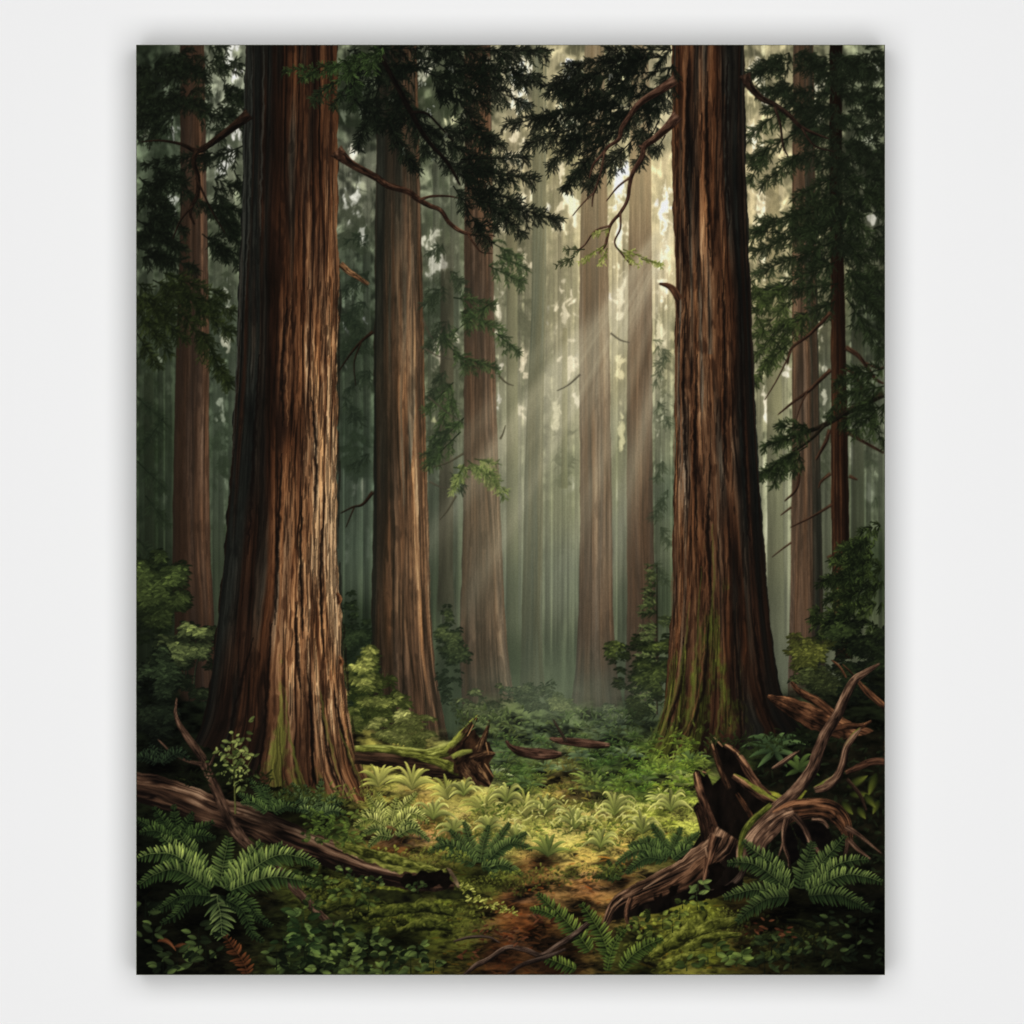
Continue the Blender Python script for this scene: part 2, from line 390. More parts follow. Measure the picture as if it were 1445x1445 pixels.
# peeks of bright sky between the far crowns
def peeks(cx, cy, rx, ry, n, col, a=.8):
    g = grid(cx - rx * 1.6, cy - ry * 1.6, cx + rx * 1.6, cy + ry * 1.6)
    if g is None: return
    s_, X, Y = g
    d = np.exp(-(((X - cx) / rx) ** 2 + ((Y - cy) / ry) ** 2) * 1.2)
    wx = (fbm(X / 16, Y / 16, 61) - .5) * 14
    q = fbm((X + wx) / 6.5, Y / 12, 62, 3)
    m = sstep(.50, .68, q + (d - .62) * .42) * a * np.clip(d * 2, 0, 1)
    m2 = sstep(.60, .8, q + (d - .5) * .3)[..., None]
    m = m[..., None]
    col = C(*col) * .97 + m2 * .09
    img[s_] = img[s_] * (1 - m) + np.minimum(col, 1) * m
PEEKS = [(328,85,14,25,16,(190,194,190)),(332,100,10,16,10,(205,206,206)),(244,182,8,14,6,(180,184,178)),(206,190,10,12,5,(150,156,140)),(325,215,10,16,8,(170,174,166)),(310,240,14,14,8,(180,184,178)),(330,185,10,14,6,(185,188,180)),(245,290,10,18,6,(150,156,146)),
    (496,215,14,18,12,(196,196,178)),(498,290,14,30,14,(180,184,172)),(515,330,10,20,10,(176,180,170)),(490,465,10,14,8,(165,168,172)),(520,455,8,12,5,(160,164,166)),(492,500,8,20,5,(140,146,136)),
    (610,340,20,26,16,(178,180,160)),(615,370,20,20,10,(172,174,158)),(600,90,20,30,10,(160,162,140)),(640,250,12,20,8,(160,164,140)),(640,170,14,14,6,(190,192,150)),(620,500,14,34,14,(168,164,140)),(640,480,10,20,10,(186,182,158)),(612,600,10,14,5,(176,178,130)),(638,640,8,16,5,(150,156,120)),
    (735,110,24,40,26,(214,212,190)),(735,150,20,20,10,(206,202,176)),(730,200,20,40,20,(202,194,162)),(738,280,20,30,18,(206,198,164)),(705,320,14,20,8,(186,180,150)),(735,365,20,20,16,(196,188,156)),(700,440,14,40,18,(196,192,166)),(705,530,10,20,14,(200,196,176)),(738,520,12,30,16,(202,192,160)),(735,580,12,16,10,(206,200,168)),(705,560,6,20,8,(186,186,172)),
    (806,100,16,30,20,(222,222,204)),(800,180,24,40,22,(206,200,164)),(800,290,24,50,30,(214,206,170)),(800,440,20,40,30,(220,212,178)),(800,520,20,30,30,(222,214,180)),(812,560,10,20,12,(220,216,186)),(795,640,24,30,14,(180,182,140)),(785,590,12,30,12,(190,188,150)),(806,690,12,20,10,(186,190,170)),
    (880,260,20,40,24,(232,226,196)),(872,330,16,40,24,(232,222,186)),(876,420,10,60,24,(234,226,188)),(876,520,8,40,16,(212,204,150)),(878,610,6,30,10,(196,194,140)),(874,700,6,30,8,(186,190,160)),(940,290,14,60,30,(238,230,200)),(938,390,12,50,30,(238,228,192)),(935,470,12,30,12,(206,200,160)),(934,570,10,40,12,(190,192,160)),(928,610,6,10,6,(206,204,176)),(936,660,8,20,6,(150,160,130)),
    (1068,100,14,30,16,(206,202,176)),(1068,200,14,40,18,(222,212,182)),(1074,290,12,40,22,(226,216,180)),(1078,370,14,30,16,(222,214,180)),(1105,300,10,30,12,(206,200,156)),(1100,390,14,30,10,(190,188,150)),(1082,560,8,30,14,(200,196,172)),(1088,590,10,20,10,(206,202,180)),(1110,520,8,20,10,(206,204,186)),(1098,500,10,20,8,(196,192,160)),(1084,760,5,60,12,(170,172,146)),(1086,680,5,40,8,(176,178,154)),
    (1165,560,6,60,14,(170,172,150)),(1160,480,8,40,10,(190,188,160)),(1204,640,6,40,10,(150,156,136)),(1232,100,14,24,8,(150,154,140)),(1225,200,16,20,8,(120,126,106)),(1160,160,20,20,5,(150,150,130)),(1150,110,20,20,6,(160,160,140)),(1232,310,10,10,4,(150,152,140)),(1228,700,6,40,8,(130,140,120)),
    (318,480,10,20,9,(170,172,150)),(320,420,10,20,7,(150,156,140)),(312,580,8,30,8,(128,138,118)),(226,520,6,20,5,(110,120,100)),(232,700,5,40,7,(110,122,102)),(316,700,8,40,6,(100,112,92)),(500,690,6,30,8,(140,148,132)),(512,680,5,30,6,(150,150,130)),(520,760,5,40,8,(110,124,110)),(490,780,5,40,8,(110,124,110)),(640,800,5,60,10,(118,134,122)),(640,720,6,40,8,(120,132,116)),(710,680,4,60,10,(160,162,134)),(708,640,5,30,6,(176,178,146))]
for a in PEEKS: peeks(*a)

for i in range(84):
    x = r2.uniform(195, 1246); w = r2.uniform(3, 9)
    if 520 < x < 612: continue
    far_trunk(None, x, x + r2.uniform(-3, 3), w, r2.uniform(60, 420), r2.uniform(880, 985), r2.uniform(.62, .86) if i % 3 else r2.uniform(1.1, 1.25), a=r2.uniform(.3, .62), grain=.3)
# far distance softened as with a dry brush
g_, X, Y = grid(X0, Y0, X1, 1000)
soft_ = blur(img[g_], 3); k = .85
img[g_] = img[g_] * (1 - k) + soft_ * k
for a in [p for p in PEEKS if p[1] < 640]: peeks(*a[:5], tuple(min(255, v * 1.04 + 4) for v in a[5]), a=.75)
for i in range(150):                               # more small lights between the far stems
    x = r2.uniform(196, 1245); y = r2.uniform(70, 700); q_ = BG(x, y) * 255 * 1.5 + 18
    peeks(x, y, r2.uniform(4, 9), r2.uniform(6, 20), 4, tuple(np.minimum(q_, 222)), a=.6)
n = 5200
x = U(X0, X1, n); y = U(Y0 - 20, 820, n); l = U(14, 46, n)
i_ = np.clip(((x - X0) * S).astype(int), 0, W - 1); j_ = np.clip(((y + l / 2 - Y0) * S).astype(int), 0, H - 1)
c = img[j_, i_] * U(.8, 1.2, n)[:, None]
strokes(np.stack([x, y], 1), np.stack([x + U(-1, 1, n), y + l / 2], 1), np.stack([x + U(-3, 3, n), y + l], 1), U(1.5, 4, n), c, alpha=U(.3, .7, n), soft=.8)

r3 = np.random.default_rng(8)
for xa, xb, k_ in [(196,246,4),(300,342,4),(478,526,6),(604,652,5),(704,750,5),(772,818,6),(862,888,3),(924,950,3),(1058,1118,5),(1160,1174,2),(1198,1246,4)]:
    for i in range(k_):
        x = xa + (xb - xa) * (i + r3.uniform(.2, .8)) / k_; w = r3.uniform(5, 10)
        far_trunk(None, x, x + r3.uniform(-3, 3), w, r3.uniform(80, 360), r3.uniform(900, 985), r3.uniform(.58, .74), a=r3.uniform(.55, .85), grain=.3)
        far_trunk(None, x + w * .8, x + w * .8 + r3.uniform(-2, 2), r3.uniform(2.5, 5), r3.uniform(380, 520), r3.uniform(880, 960), r3.uniform(1.15, 1.32), a=r3.uniform(.3, .55), grain=.3)
for cx, cy, rx, ry in [(500,330,26,60),(505,480,24,60),(620,430,26,60),(628,560,24,60),(735,450,22,60),(725,330,20,50),(318,440,20,60),(314,620,18,60),(1090,430,22,50),(1080,320,16,40),(940,560,12,60),(798,640,18,50),(212,560,16,80),(1225,620,18,60),(500,640,22,40),(1165,620,10,60)]:
    haze_foliage(cx, cy, rx, ry, int(rx * ry * .24), .62, tint=(-2, 0, -3))

for a in [p for p in PEEKS if p[1] < 640]: peeks(*a[:5], tuple(min(255, v * 1.05 + 4) for v in a[5]), a=.6)

# ------------------------------------------------------------------ hazed middle trunks
def hzc(k):
    return lambda X, Y: BG(X, Y) * k + 0.0
PALE = [(0, (40, 44, 34)), (.35, (80, 84, 68)), (.6, (110, 112, 92)), (1, (160, 158, 130))]
BROWN2 = [(0, (26, 19, 14)), (.25, (55, 40, 31)), (.5, (92, 69, 54)), (.75, (132, 102, 80)), (1, (184, 152, 120))]
def lt(rows, As=(-1, -.5, 0, .5, 1)):
    return (As, [r[0] for r in rows], [r[1:] for r in rows])

trees = {}
def tree(key, label):
    trees[key] = fig('redwood_tree', -1, label); return trees[key]

f = tree('thread_left', 'thin dim trunk at the far left edge, left of the brown trunk under the dark crown')
far_trunk(f, 209, 212, 15, 440, 905, .62, a=.8)
f = tree('grey_pair', 'thin pale grey trunk just left of the brightest grey one in the middle gap')
far_trunk(f, 723, 724, 16, 180, 975, .80, a=.9)
f = tree('thin_dim', 'thin dim trunk in shade between the second and third large trunks')
far_trunk(f, 632, 629, 20, 300, 880, .72, col=lambda X, Y: BG(X, Y) * .6 + C(78, 62, 52) * .4, a=.92, grain=.3)
f = tree('slender', 'slender pale stem left of the hazy sunbeam trunk')
far_trunk(f, 798, 797, 8, 380, 700, .78, a=.85)
f = tree('grey_right', 'pale grey misty trunk just right of the giant right trunk')
far_trunk(f, 1090, 1098, 22, 180, 985, .76, a=.92)
f = tree('pale_far_right', 'dim grey trunk right of the slim dark trunk near the right edge')
far_trunk(f, 1212, 1213, 16, 380, 830, .72, a=.85)

f = tree('green_grey', 'tall straight grey green trunk in the bright central gap, free of brown')
trunk(f, [(752,50),(751,400),(745,560),(740,700),(735,950),(728,975)], [(772,50),(771,400),(768,560),(767,700),(766,900),(770,975)], 55, 985, 5,
      lt([(60,.3,.42,.5,.55,.62),(420,.2,.3,.4,.5,.62),(640,.18,.26,.34,.44,.58),(960,.12,.18,.24,.34,.52)]), pal=PALE, haze=BG, hz=lambda X, Y: .10 + .26 * sstep(520, 300, Y), seed=21, crack=.4, fiber=.35, ks=.25, bump=.6, soft=1.6)
f = tree('hazy_mid', 'hazy pinkish brown trunk crossed by sunbeams, left of the pair beside the giant right trunk')
trunk(f, [(826,50),(823,200),(818,420),(819,700),(817,860),(812,950),(804,1010),(798,1030)], [(853,50),(856,200),(860,420),(864,700),(866,860),(872,950),(884,1010),(890,1030)], 55, 1022, 9,
      lt([(60,.35,.45,.5,.5,.45),(420,.4,.5,.55,.55,.6),(640,.30,.44,.5,.54,.5),(860,.16,.34,.44,.40,.28),(1010,.10,.22,.28,.22,.12)]), pal=[(0,(36,27,21)),(.4,(82,64,51)),(.7,(122,100,82)),(1,(184,162,134))], haze=BG, hz=lambda X, Y: .10 + .34 * sstep(520, 250, Y), seed=22, crack=.7, fiber=.45, ks=.4, bump=1.0, soft=1.4)
f = tree('hazy_near', 'hazy brown trunk lit by broad sunbeams, closest on the left to the giant right trunk')
trunk(f, [(893,50),(890,200),(887,420),(885,700),(886,860),(882,980)], [(915,50),(919,200),(921,420),(922,700),(927,860),(935,980)], 55, 990, 7,
      lt([(60,.45,.5,.5,.5,.5),(300,.5,.55,.55,.52,.5),(450,.4,.5,.5,.44,.36),(640,.3,.38,.45,.36,.3),(860,.28,.36,.36,.3,.25),(980,.1,.14,.16,.12,.1)]), pal=[(0,(30,21,16)),(.4,(72,52,41)),(.7,(112,86,68)),(1,(176,150,120))], haze=BG, hz=lambda X, Y: .14 + .46 * sstep(450, 230, Y), seed=23, crack=.7, fiber=.45, ks=.4, bump=1.0, soft=1.4)
f = tree('third', 'reddish brown trunk third from the left giant, half hidden by dark drooping boughs')
trunk(f, [(656,50),(656,300),(655,600),(653,760),(650,860),(649,930),(652,1000),(650,1030)], [(692,50),(696,300),(699,500),(705,680),(710,800),(714,880),(722,960),(732,1015),(735,1030)], 55, 1018, 8,
      lt([(60,.2,.3,.4,.5,.45),(300,.25,.32,.42,.55,.5),(480,.18,.26,.3,.45,.36),(640,.14,.28,.42,.5,.3),(760,.2,.36,.5,.5,.45),(880,.2,.38,.4,.56,.5),(1000,.1,.2,.3,.5,.46)]), pal=BROWN2, haze=BG, hz=lambda X, Y: .10 + .16 * sstep(560, 760, Y) - .1 * sstep(850, 1000, Y), seed=24, crack=.8, fiber=.5, ks=.5, bump=1.2, soft=1.2)
f = tree('right_brown', 'brown trunk with a dark right side behind the slim tree on the right')
trunk(f, [(1121,50),(1119,260),(1119,600),(1117,800),(1115,900),(1112,985)], [(1149,50),(1152,260),(1158,600),(1162,800),(1164,900),(1168,985)], 55, 985, 8,
      lt([(60,.2,.3,.3,.2,.2),(300,.35,.42,.36,.25,.2),(600,.46,.52,.42,.26,.26),(800,.5,.55,.4,.16,.2),(960,.3,.36,.26,.1,.1)]), pal=BROWN2, grey=((-1,0,.3,1),(50,1000),[(0,0,.5,.6),(0,0,.6,.6)]), haze=BG, hz=.12, seed=25, crack=.7, fiber=.5, ks=.5, bump=1.0)
f = tree('left_brown', 'brown trunk at the left edge with a lit right side under the dark crown')
trunk(f, [(254,50),(254,300),(249,480),(245,640),(243,800),(246,890),(240,990)], [(288,50),(292,300),(295,480),(295,640),(297,780),(301,860),(308,990)], 55, 990, 8,
      lt([(60,.1,.12,.2,.24,.2),(220,.14,.16,.3,.42,.34),(420,.08,.1,.2,.42,.3),(640,.06,.12,.3,.42,.3),(800,.06,.1,.3,.36,.3),(900,.04,.08,.16,.2,.14)]), pal=BROWN2, haze=BG, hz=.05, seed=26, crack=.75, fiber=.5, ks=.5, bump=1.0)

# ------------------------------------------------------------------ rays painted as a thin glaze over mist and middle trunks
def rays():
    g_, X, Y = grid(560, Y0, 1080, 1010)
    ox, oy = 1000.0, 215.0
    ang = np.degrees(np.arctan2(ox - X, np.maximum(Y - oy, 1))); d = np.hypot(X - ox, Y - oy)
    def beam(a, w, k, d0, d1):
        return k * np.exp(-((ang - a) / w) ** 2) * sstep(d0, d0 + 90, d) * (1 - sstep(d1 - 300, d1, d))
    m = beam(24.5, 3.0, .42, 60, 500) + beam(13.2, 1.9, .36, 200, 720) + beam(32, 3.0, .40, 90, 620) + beam(35.5, 1.5, .34, 260, 820) + beam(40, 2.0, .14, 260, 760) + beam(28, 1.3, .18, 150, 900) + beam(19, 1.6, .20, 120, 760) + beam(9, 1.2, .16, 250, 560)
    m += beam(26, 9, .11, 60, 900)
    st = fbm(ang * 1.1, d / 400, 31, 3)
    m = np.clip(m * (.72 + .56 * st), 0, .6)[..., None]
    col = C(206, 202, 176) * (1 - .25 * sstep(500, 900, Y))[..., None]
    img[g_] = img[g_] * (1 - m) + col * m
rays()
g_, X, Y = grid(590, 260, 1120, 1000)              # pale mist hanging in the middle distance
m = (.20 * np.exp(-(((X - 800) / 150) ** 2 + ((Y - 620) / 260) ** 2)) * (.6 + .8 * fbm(X / 90, Y / 140, 45)))[..., None]
img[g_] = img[g_] * (1 - m) + C(164, 164, 142) * m
# mist pooling low between the trunks
g_, X, Y = grid(600, 780, 1120, 1060)
m = (.34 * np.exp(-((Y - 965) / 55) ** 2) * np.exp(-((X - 800) / 150) ** 2) * (.6 + .8 * fbm(X / 60, Y / 30, 44)))[..., None]
img[g_] = img[g_] * (1 - m) + C(84, 96, 80) * m

# second trunk, the tall one right of the giant left tree
f = tree('second', 'tall furrowed brown trunk with a glowing right side, just right of the giant left trunk')
trunk(f, [(534,50),(531,200),(530,300),(528,500),(527,700),(525,830),(523,920),(520,980),(508,1060)], [(588,50),(592,200),(595,330),(598,450),(601,600),(605,740),(608,850),(613,930),(622,990),(634,1050),(640,1070)], 55, 1062, 10,
      lt([(60,.12,.16,.22,.34,.3),(240,.16,.18,.26,.4,.3),(360,.12,.22,.38,.54,.40),(500,.10,.24,.42,.58,.48),(640,.08,.2,.46,.6,.6),(740,.08,.22,.46,.78,.74),(840,.08,.28,.5,.74,.6),(940,.08,.26,.42,.6,.5),(1040,.05,.1,.2,.4,.44)]), pal=[(0,(12,10,8)),(.2,(38,28,20)),(.4,(74,53,39)),(.6,(116,84,60)),(.8,(160,122,88)),(1,(216,178,134))], grey=((-1,-.55,-.2,1),(50,500,900,1100),[(.9,.75,.1,0),(.6,.5,.05,0),(.35,.2,0,0),(.2,.1,0,0)]), haze=BG, hz=.12, seed=27, crack=.72, fiber=.6, ks=.55, bump=1.4)
f = tree('slim_right', 'slim dark reddish trunk with bare twigs near the right edge')
trunk(f, [(1172,50),(1172,260),(1174,500),(1174,700),(1177,860),(1180,930)], [(1190,50),(1190,260),(1195,500),(1199,700),(1201,860),(1205,930)], 55, 930, 6,
      lt([(60,.04,.06,.06,.05,.04),(300,.08,.10,.09,.07,.05),(480,.3,.34,.22,.12,.1),(700,.3,.36,.24,.1,.08),(860,.2,.3,.16,.06,.05)]), pal=BARK, seed=28, crack=.8, fiber=.5, ks=.5, bump=1.0)

# ------------------------------------------------------------------ forest floor
F_FLOOR = fig('forest_floor', -1, 'painted forest floor of moss, needles and red brown path with one sunlit patch')
GR = Field([
 (200,1000,(9,13,8)),(250,1030,(10,14,9)),(300,1060,(12,15,9)),(200,1250,(7,9,5)),(200,1360,(4,5,3)),(260,1100,(10,12,7)),(280,1330,(14,15,8)),(240,1200,(10,14,8)),
 (350,1120,(14,14,8)),(420,1130,(28,30,13)),(470,1170,(48,56,26)),(470,1250,(66,74,30)),(520,1130,(86,84,42)),(560,1110,(150,148,76)),(600,1165,(140,108,62)),(640,1110,(150,142,72)),(640,1148,(205,196,114)),
 (700,1168,(214,205,122)),(760,1165,(226,217,130)),(800,1180,(222,214,124)),(850,1190,(190,186,106)),(900,1170,(168,172,86)),(950,1150,(160,166,82)),(960,1105,(84,104,52)),(900,1105,(64,88,48)),(850,1080,(48,68,44)),
 (800,1110,(80,70,42)),(780,1130,(110,100,54)),(740,1095,(50,68,44)),(700,1060,(54,70,56)),(760,1040,(56,72,58)),(850,1030,(50,62,52)),(900,1000,(30,40,32)),(800,1015,(62,78,64)),(700,1020,(58,70,52)),(640,1000,(34,42,30)),
 (560,1200,(92,60,34)),(600,1215,(78,76,36)),(650,1190,(112,84,48)),(650,1240,(76,86,34)),(700,1240,(68,82,34)),(760,1230,(94,64,38)),(830,1210,(168,146,80)),(830,1250,(118,80,48)),(870,1240,(96,70,40)),(880,1200,(186,160,92)),
 (560,1275,(64,76,28)),(620,1290,(58,68,26)),(500,1290,(34,42,18)),(720,1270,(86,52,30)),(740,1310,(76,44,24)),(660,1320,(54,58,24)),(560,1330,(22,26,11)),(450,1340,(18,26,13)),(700,1350,(58,34,20)),(780,1355,(24,14,8)),(820,1290,(38,28,13)),
 (950,1320,(76,78,29)),(1000,1315,(68,74,26)),(900,1350,(30,34,14)),(1050,1300,(34,28,13)),(1080,1340,(22,20,9)),(1150,1330,(14,16,8)),(1230,1340,(6,7,4)),(1200,1250,(7,7,5)),(1100,1100,(28,36,17)),(1200,1100,(14,14,8)),(1040,1060,(30,38,22)),(1150,1040,(14,18,11)),(1230,1000,(14,18,11)),(1130,960,(30,36,26))], p=3.6, soft=12)
GR.t = GR.t * np.array([1.03, 1.0, .88], np.float32)
ys_top = [(192,930),(250,975),(300,1000),(480,1020),(520,1040),(640,1030),(680,1000),(730,995),(790,1000),(850,1000),(900,990),(960,1030),(1060,1010),(1110,985),(1160,960),(1249,930)]
g_, X, Y = grid(X0, 900, X1, Y1 + 1)
top = np.interp(X[0], [p[0] for p in ys_top], [p[1] for p in ys_top])[None, :] + (fbm(X / 25, X * 0 + 3, 71, 4) - .5) * 46
m = sstep(-16, 16, Y - top)[..., None]
col = GR(X, Y)
t1 = fbm(X / 22, Y / 9, 72, 4); t2 = fbm(X / 5, Y / 3.2, 73, 3); red = sstep(.56, .7, fbm(X / 60 + 2, Y / 16, 74, 3))
col = col * (.20 + 1.35 * sstep(.25, .72, t1) + .5 * (t2 - .4))[..., None]
sun = np.exp(-(((X - 775) / 185) ** 2) - ((Y - 1163 - (X - 775) * .03) / 34) ** 2)
col = col * (1 + .55 * sun[..., None]) + sun[..., None] * C(30, 26, 8); col = col / np.maximum(1, col.max(-1, keepdims=True) / .885)
lum = col.mean(-1, keepdims=True)
pz = np.exp(-(((X - 570) / 46) ** 2 + ((Y - 1185) / 24) ** 2)) + np.exp(-(((X - 850) / 70) ** 2 + ((Y - 1242) / 18) ** 2)) + np.exp(-(((X - 740) / 70) ** 2 + ((Y - 1305) / 46) ** 2)) + .8 * np.exp(-(((X - 820) / 40) ** 2 + ((Y - 1118) / 12) ** 2)) + .5 * np.exp(-(((X - 300) / 90) ** 2 + ((Y - 1350) / 30) ** 2))
k = np.clip(.25 * red + .75 * pz * sstep(.38, .6, fbm(X / 40, Y / 9, 76, 3)), 0, .85)[..., None] * (Y > 1080)[..., None]
col = col * (1 - k) + lum * np.array([1.27, .96, .70], np.float32) * k
img[g_] = img[g_] * (1 - m) + col * m
fd = fid[g_]; fd[m[..., 0] > .5] = F_FLOOR
# dabs of moss, litter and blades
n = 9000
x = U(X0, X1, n); y = np.sort(U(1010, 1378, n))
c = GR(x, y) * (U(.5, 1.45, n))[:, None]
brown = rng.random(n) < .12
c[brown] = c[brown] * np.array([1.1, .85, .66], np.float32)
ok = y > np.interp(x, [p[0] for p in ys_top], [p[1] for p in ys_top]) + 16
an = np.where(rng.random(n) < .5, U(-.5, .4, n), np.pi + U(-.4, .5, n))
sz = .55 + .75 * (y - 1000) / 370
spray(np.stack([x, y], 1)[ok], an[ok], (U(5, 15, n) * sz)[ok], (U(1.4, 4.2, n) * sz)[ok], c[ok], (c * 1.15)[ok], droop=.1, f=F_FLOOR, alpha=.7, soft=.7)
# sunlit grass: short bright blades
n = 5200
x = 780 + rng.standard_normal(n) * 125; y = np.sort(1160 + rng.standard_normal(n) * 24 + (x - 780) * .02)
c = GR(x, y) * U(.8, 1.4, n)[:, None]; c = c / np.maximum(1, c.max(-1, keepdims=True) / .9)
an = -np.pi / 2 + rng.standard_normal(n) * .9
ok = (y > 1108) & (y < 1216)
spray(np.stack([x, y], 1)[ok], an[ok], U(4, 11, n)[ok], U(1.2, 2.6, n)[ok], (c * .86)[ok], np.clip(c * 1.12, 0, 1)[ok], droop=.4, f=F_FLOOR, alpha=.85, soft=.6, prof='tip')
n = 420                                          # small green shadows between the blades
x = 770 + rng.standard_normal(n) * 140; y = 1165 + rng.standard_normal(n) * 26
c = C(104, 112, 46) * U(.6, 1.2, n)[:, None]
spray(np.stack([x, y], 1), U(-.3, .3, n), U(5, 16, n), U(1.2, 3, n), c, c, f=F_FLOOR, alpha=.5, soft=.8)

def tufts(f, xs, ys, cfun, nb=7, L=11, w=2.6, spread=1.1, k0=.55, k1=1.25, hi=.92):
    n = len(xs); o = np.argsort(ys); xs, ys = xs[o], ys[o]
    P = np.repeat(np.stack([xs, ys], 1), nb, 0).astype(np.float32); c = np.repeat(cfun(xs, ys), nb, 0) * U(.75, 1.2, n * nb)[:, None]
    an = -np.pi / 2 + np.tile(np.linspace(-spread, spread, nb), n) + rng.standard_normal(n * nb) * .18
    c1 = c * k1; c1 = c1 / np.maximum(1, c1.max(-1, keepdims=True) / hi)
    spray(P, an, np.repeat(U(.7, 1.3, n), nb) * L * U(.8, 1.15, n * nb), w, c * k0, c1, droop=.42, f=f, prof='leaf', alpha=.92, soft=.35)
n = 120                                          # little ferns and seedlings catching the sun
x = 775 + rng.standard_normal(n) * 110; y = 1163 + rng.standard_normal(n) * 22 + (x - 775) * .03
tufts(F_FLOOR, x, y, lambda a, b: GR(a, b) * np.array([.94, 1.02, .86], np.float32), L=15, w=3.2, k0=.42)

# ------------------------------------------------------------------ undergrowth behind the giants
def bush(name, label, cx, cy, rx, ry, n, L, wd, dark, lite, k=1.0, parent=-1, shape=None, stems=0, up=0.0, alpha=.95, lo=0.0):
    f = fig(name, parent, label)
    d, l = C(*dark), C(*lite)
    if stems:
        for i in range(stems):
            xa = cx + rng.uniform(-.3, .3) * rx
            limb([(xa, cy + ry, 1.6), (xa + rng.uniform(-.3, .3) * rx, cy + ry * .2, 1.2), (cx + rng.uniform(-.8, .8) * rx, cy - ry * .6, .6)], f, dark=tuple(np.array(dark) * .6), midc=tuple(np.array(dark) * 1.2 + 12), lite=tuple(np.array(lite) * .6), seed=i)
    for layer in range(4):
        q = layer / 3.0; N = int(n * 1.7 * (1.1 - .5 * q))
        a = U(0, 2 * np.pi, N); r = np.sqrt(rng.random(N)) * (1.0 - .12 * q)
        kx = 1 + .25 * np.sin(a * 3 + cx) + .2 * np.sin(a * 7 + cy)
        x = cx + np.cos(a) * r * rx * kx; y = cy + np.sin(a) * r * ry * kx - q * ry * .08
        cl = fbm(x / (L * 2.4), y / (L * 1.3), int(cx) % 50 + 5, 2)            # leaves sit in sprays
        ok = cl > .36 + .24 * q
        x, y, cl = x[ok], y[ok], cl[ok]; M = len(x)
        if M == 0: continue
        tone = np.clip(lo + q * (.42 + .55 * np.clip((cy + ry * .4 - y) / (ry * 1.4), -.4, 1)) * U(.5, 1.3, M) * (.4 + 1.2 * (cl - .3)), 0, 1)[:, None]
        c = d * (1 - tone) + l * tone
        c = c * U(.8, 1.2, M)[:, None]
        side = np.where(rng.random(M) < .5, 0, np.pi); an = side + np.where(side > 0, -1, 1) * U(-.35, .75, M) - up * .0
        spray(np.stack([x, y], 1), an, U(L * .4, L * .95, M), wd * U(.45, .95, M), c * .88, np.clip(c * 1.12, 0, 1), droop=.1, f=f, alpha=alpha, prof='leaf', soft=.3, mid=.12 * q, edge=.12)
    return f

bush('leafy_bush', 'dim shrub of hazy leaves at the foot of the third trunk, behind the mossy log', 684, 996, 40, 24, 240, 8, 4.2, (36,44,30), (128,140,88), stems=3)
bush('leafy_bush', 'dark shrub between the second and third trunks', 636, 925, 20, 54, 420, 8, 4.2, (26,34,24), (80,94,60))
bush('leafy_bush', 'misty grey green shrub at the foot of the thin grey trunks in the middle', 752, 982, 36, 20, 200, 7, 3.4, (44,54,42), (90,102,74))
bush('leafy_bush', 'small pale round bush left of the hazy sunbeam trunk', 793, 1000, 20, 18, 240, 6, 3.2, (56,68,48), (134,146,98))
bush('leafy_bush', 'small hazy bush at the foot of the hazy trunk crossed by sunbeams', 862, 1012, 26, 14, 200, 6, 3.2, (36,46,36), (104,116,86))
bush('leafy_bush', 'dark bush in deep shade between the left giant and the second trunk', 498, 930, 26, 80, 700, 8, 4, (20,28,18), (56,72,46))
bush('leafy_bush', 'yellow green sunlit shrub between the left giant and the second trunk', 522, 980, 42, 50, 900, 10, 5, (34,42,18), (204,206,108), stems=4)
bush('leafy_bush', 'pale yellow sunlit sprig in front of the foot of the second trunk', 564, 1030, 48, 22, 560, 9, 4.6, (54,60,28), (190,188,108), stems=3)

def sapling(label, cx, y0, y1, wtop, wbot, n, dark, lite, lean=0.0, one=0, L=9, wd=2.8):
    f = fig('sapling', -1, label)
    limb([(cx - lean, y1, 2.0), (cx - lean * .4, (y0 + y1) / 2, 1.4), (cx, y0, .7)], f, dark=(14,14,9), midc=(34,30,20), lite=(70,64,44))
    for i in range(n):
        t = (i + rng.random()) / n; y = y0 + (y1 - y0) * t ** .9; wdt = wtop + (wbot - wtop) * t
        sd = one if one and rng.random() < .8 else (-1 if rng.random() < .5 else 1)
        ln = wdt * rng.uniform(.55, 1.1)
        P0 = np.array([[cx - lean * t, y]]); P1 = np.array([[cx - lean * t + sd * ln, y + ln * rng.uniform(-.12, .22)]])
        needles(P0, P1, f, C(*dark) * rng.uniform(.6, 1.1), C(*lite) * rng.uniform(.8, 1.1), nl=L, nw=wd, dens=1.1, droop=.12, lit=.5 + .4 * rng.random())
    return f
sapling('green sapling with layered sprays against the left side of the giant right trunk', 928, 795, 1010, 14, 50, 46, (22,30,18), (104,122,74), one=-1)
bush('leafy_bush', 'dark green bush below the sapling beside the giant right trunk', 908, 950, 42, 56, 720, 9, 4.4, (18,24,14), (96,112,56))


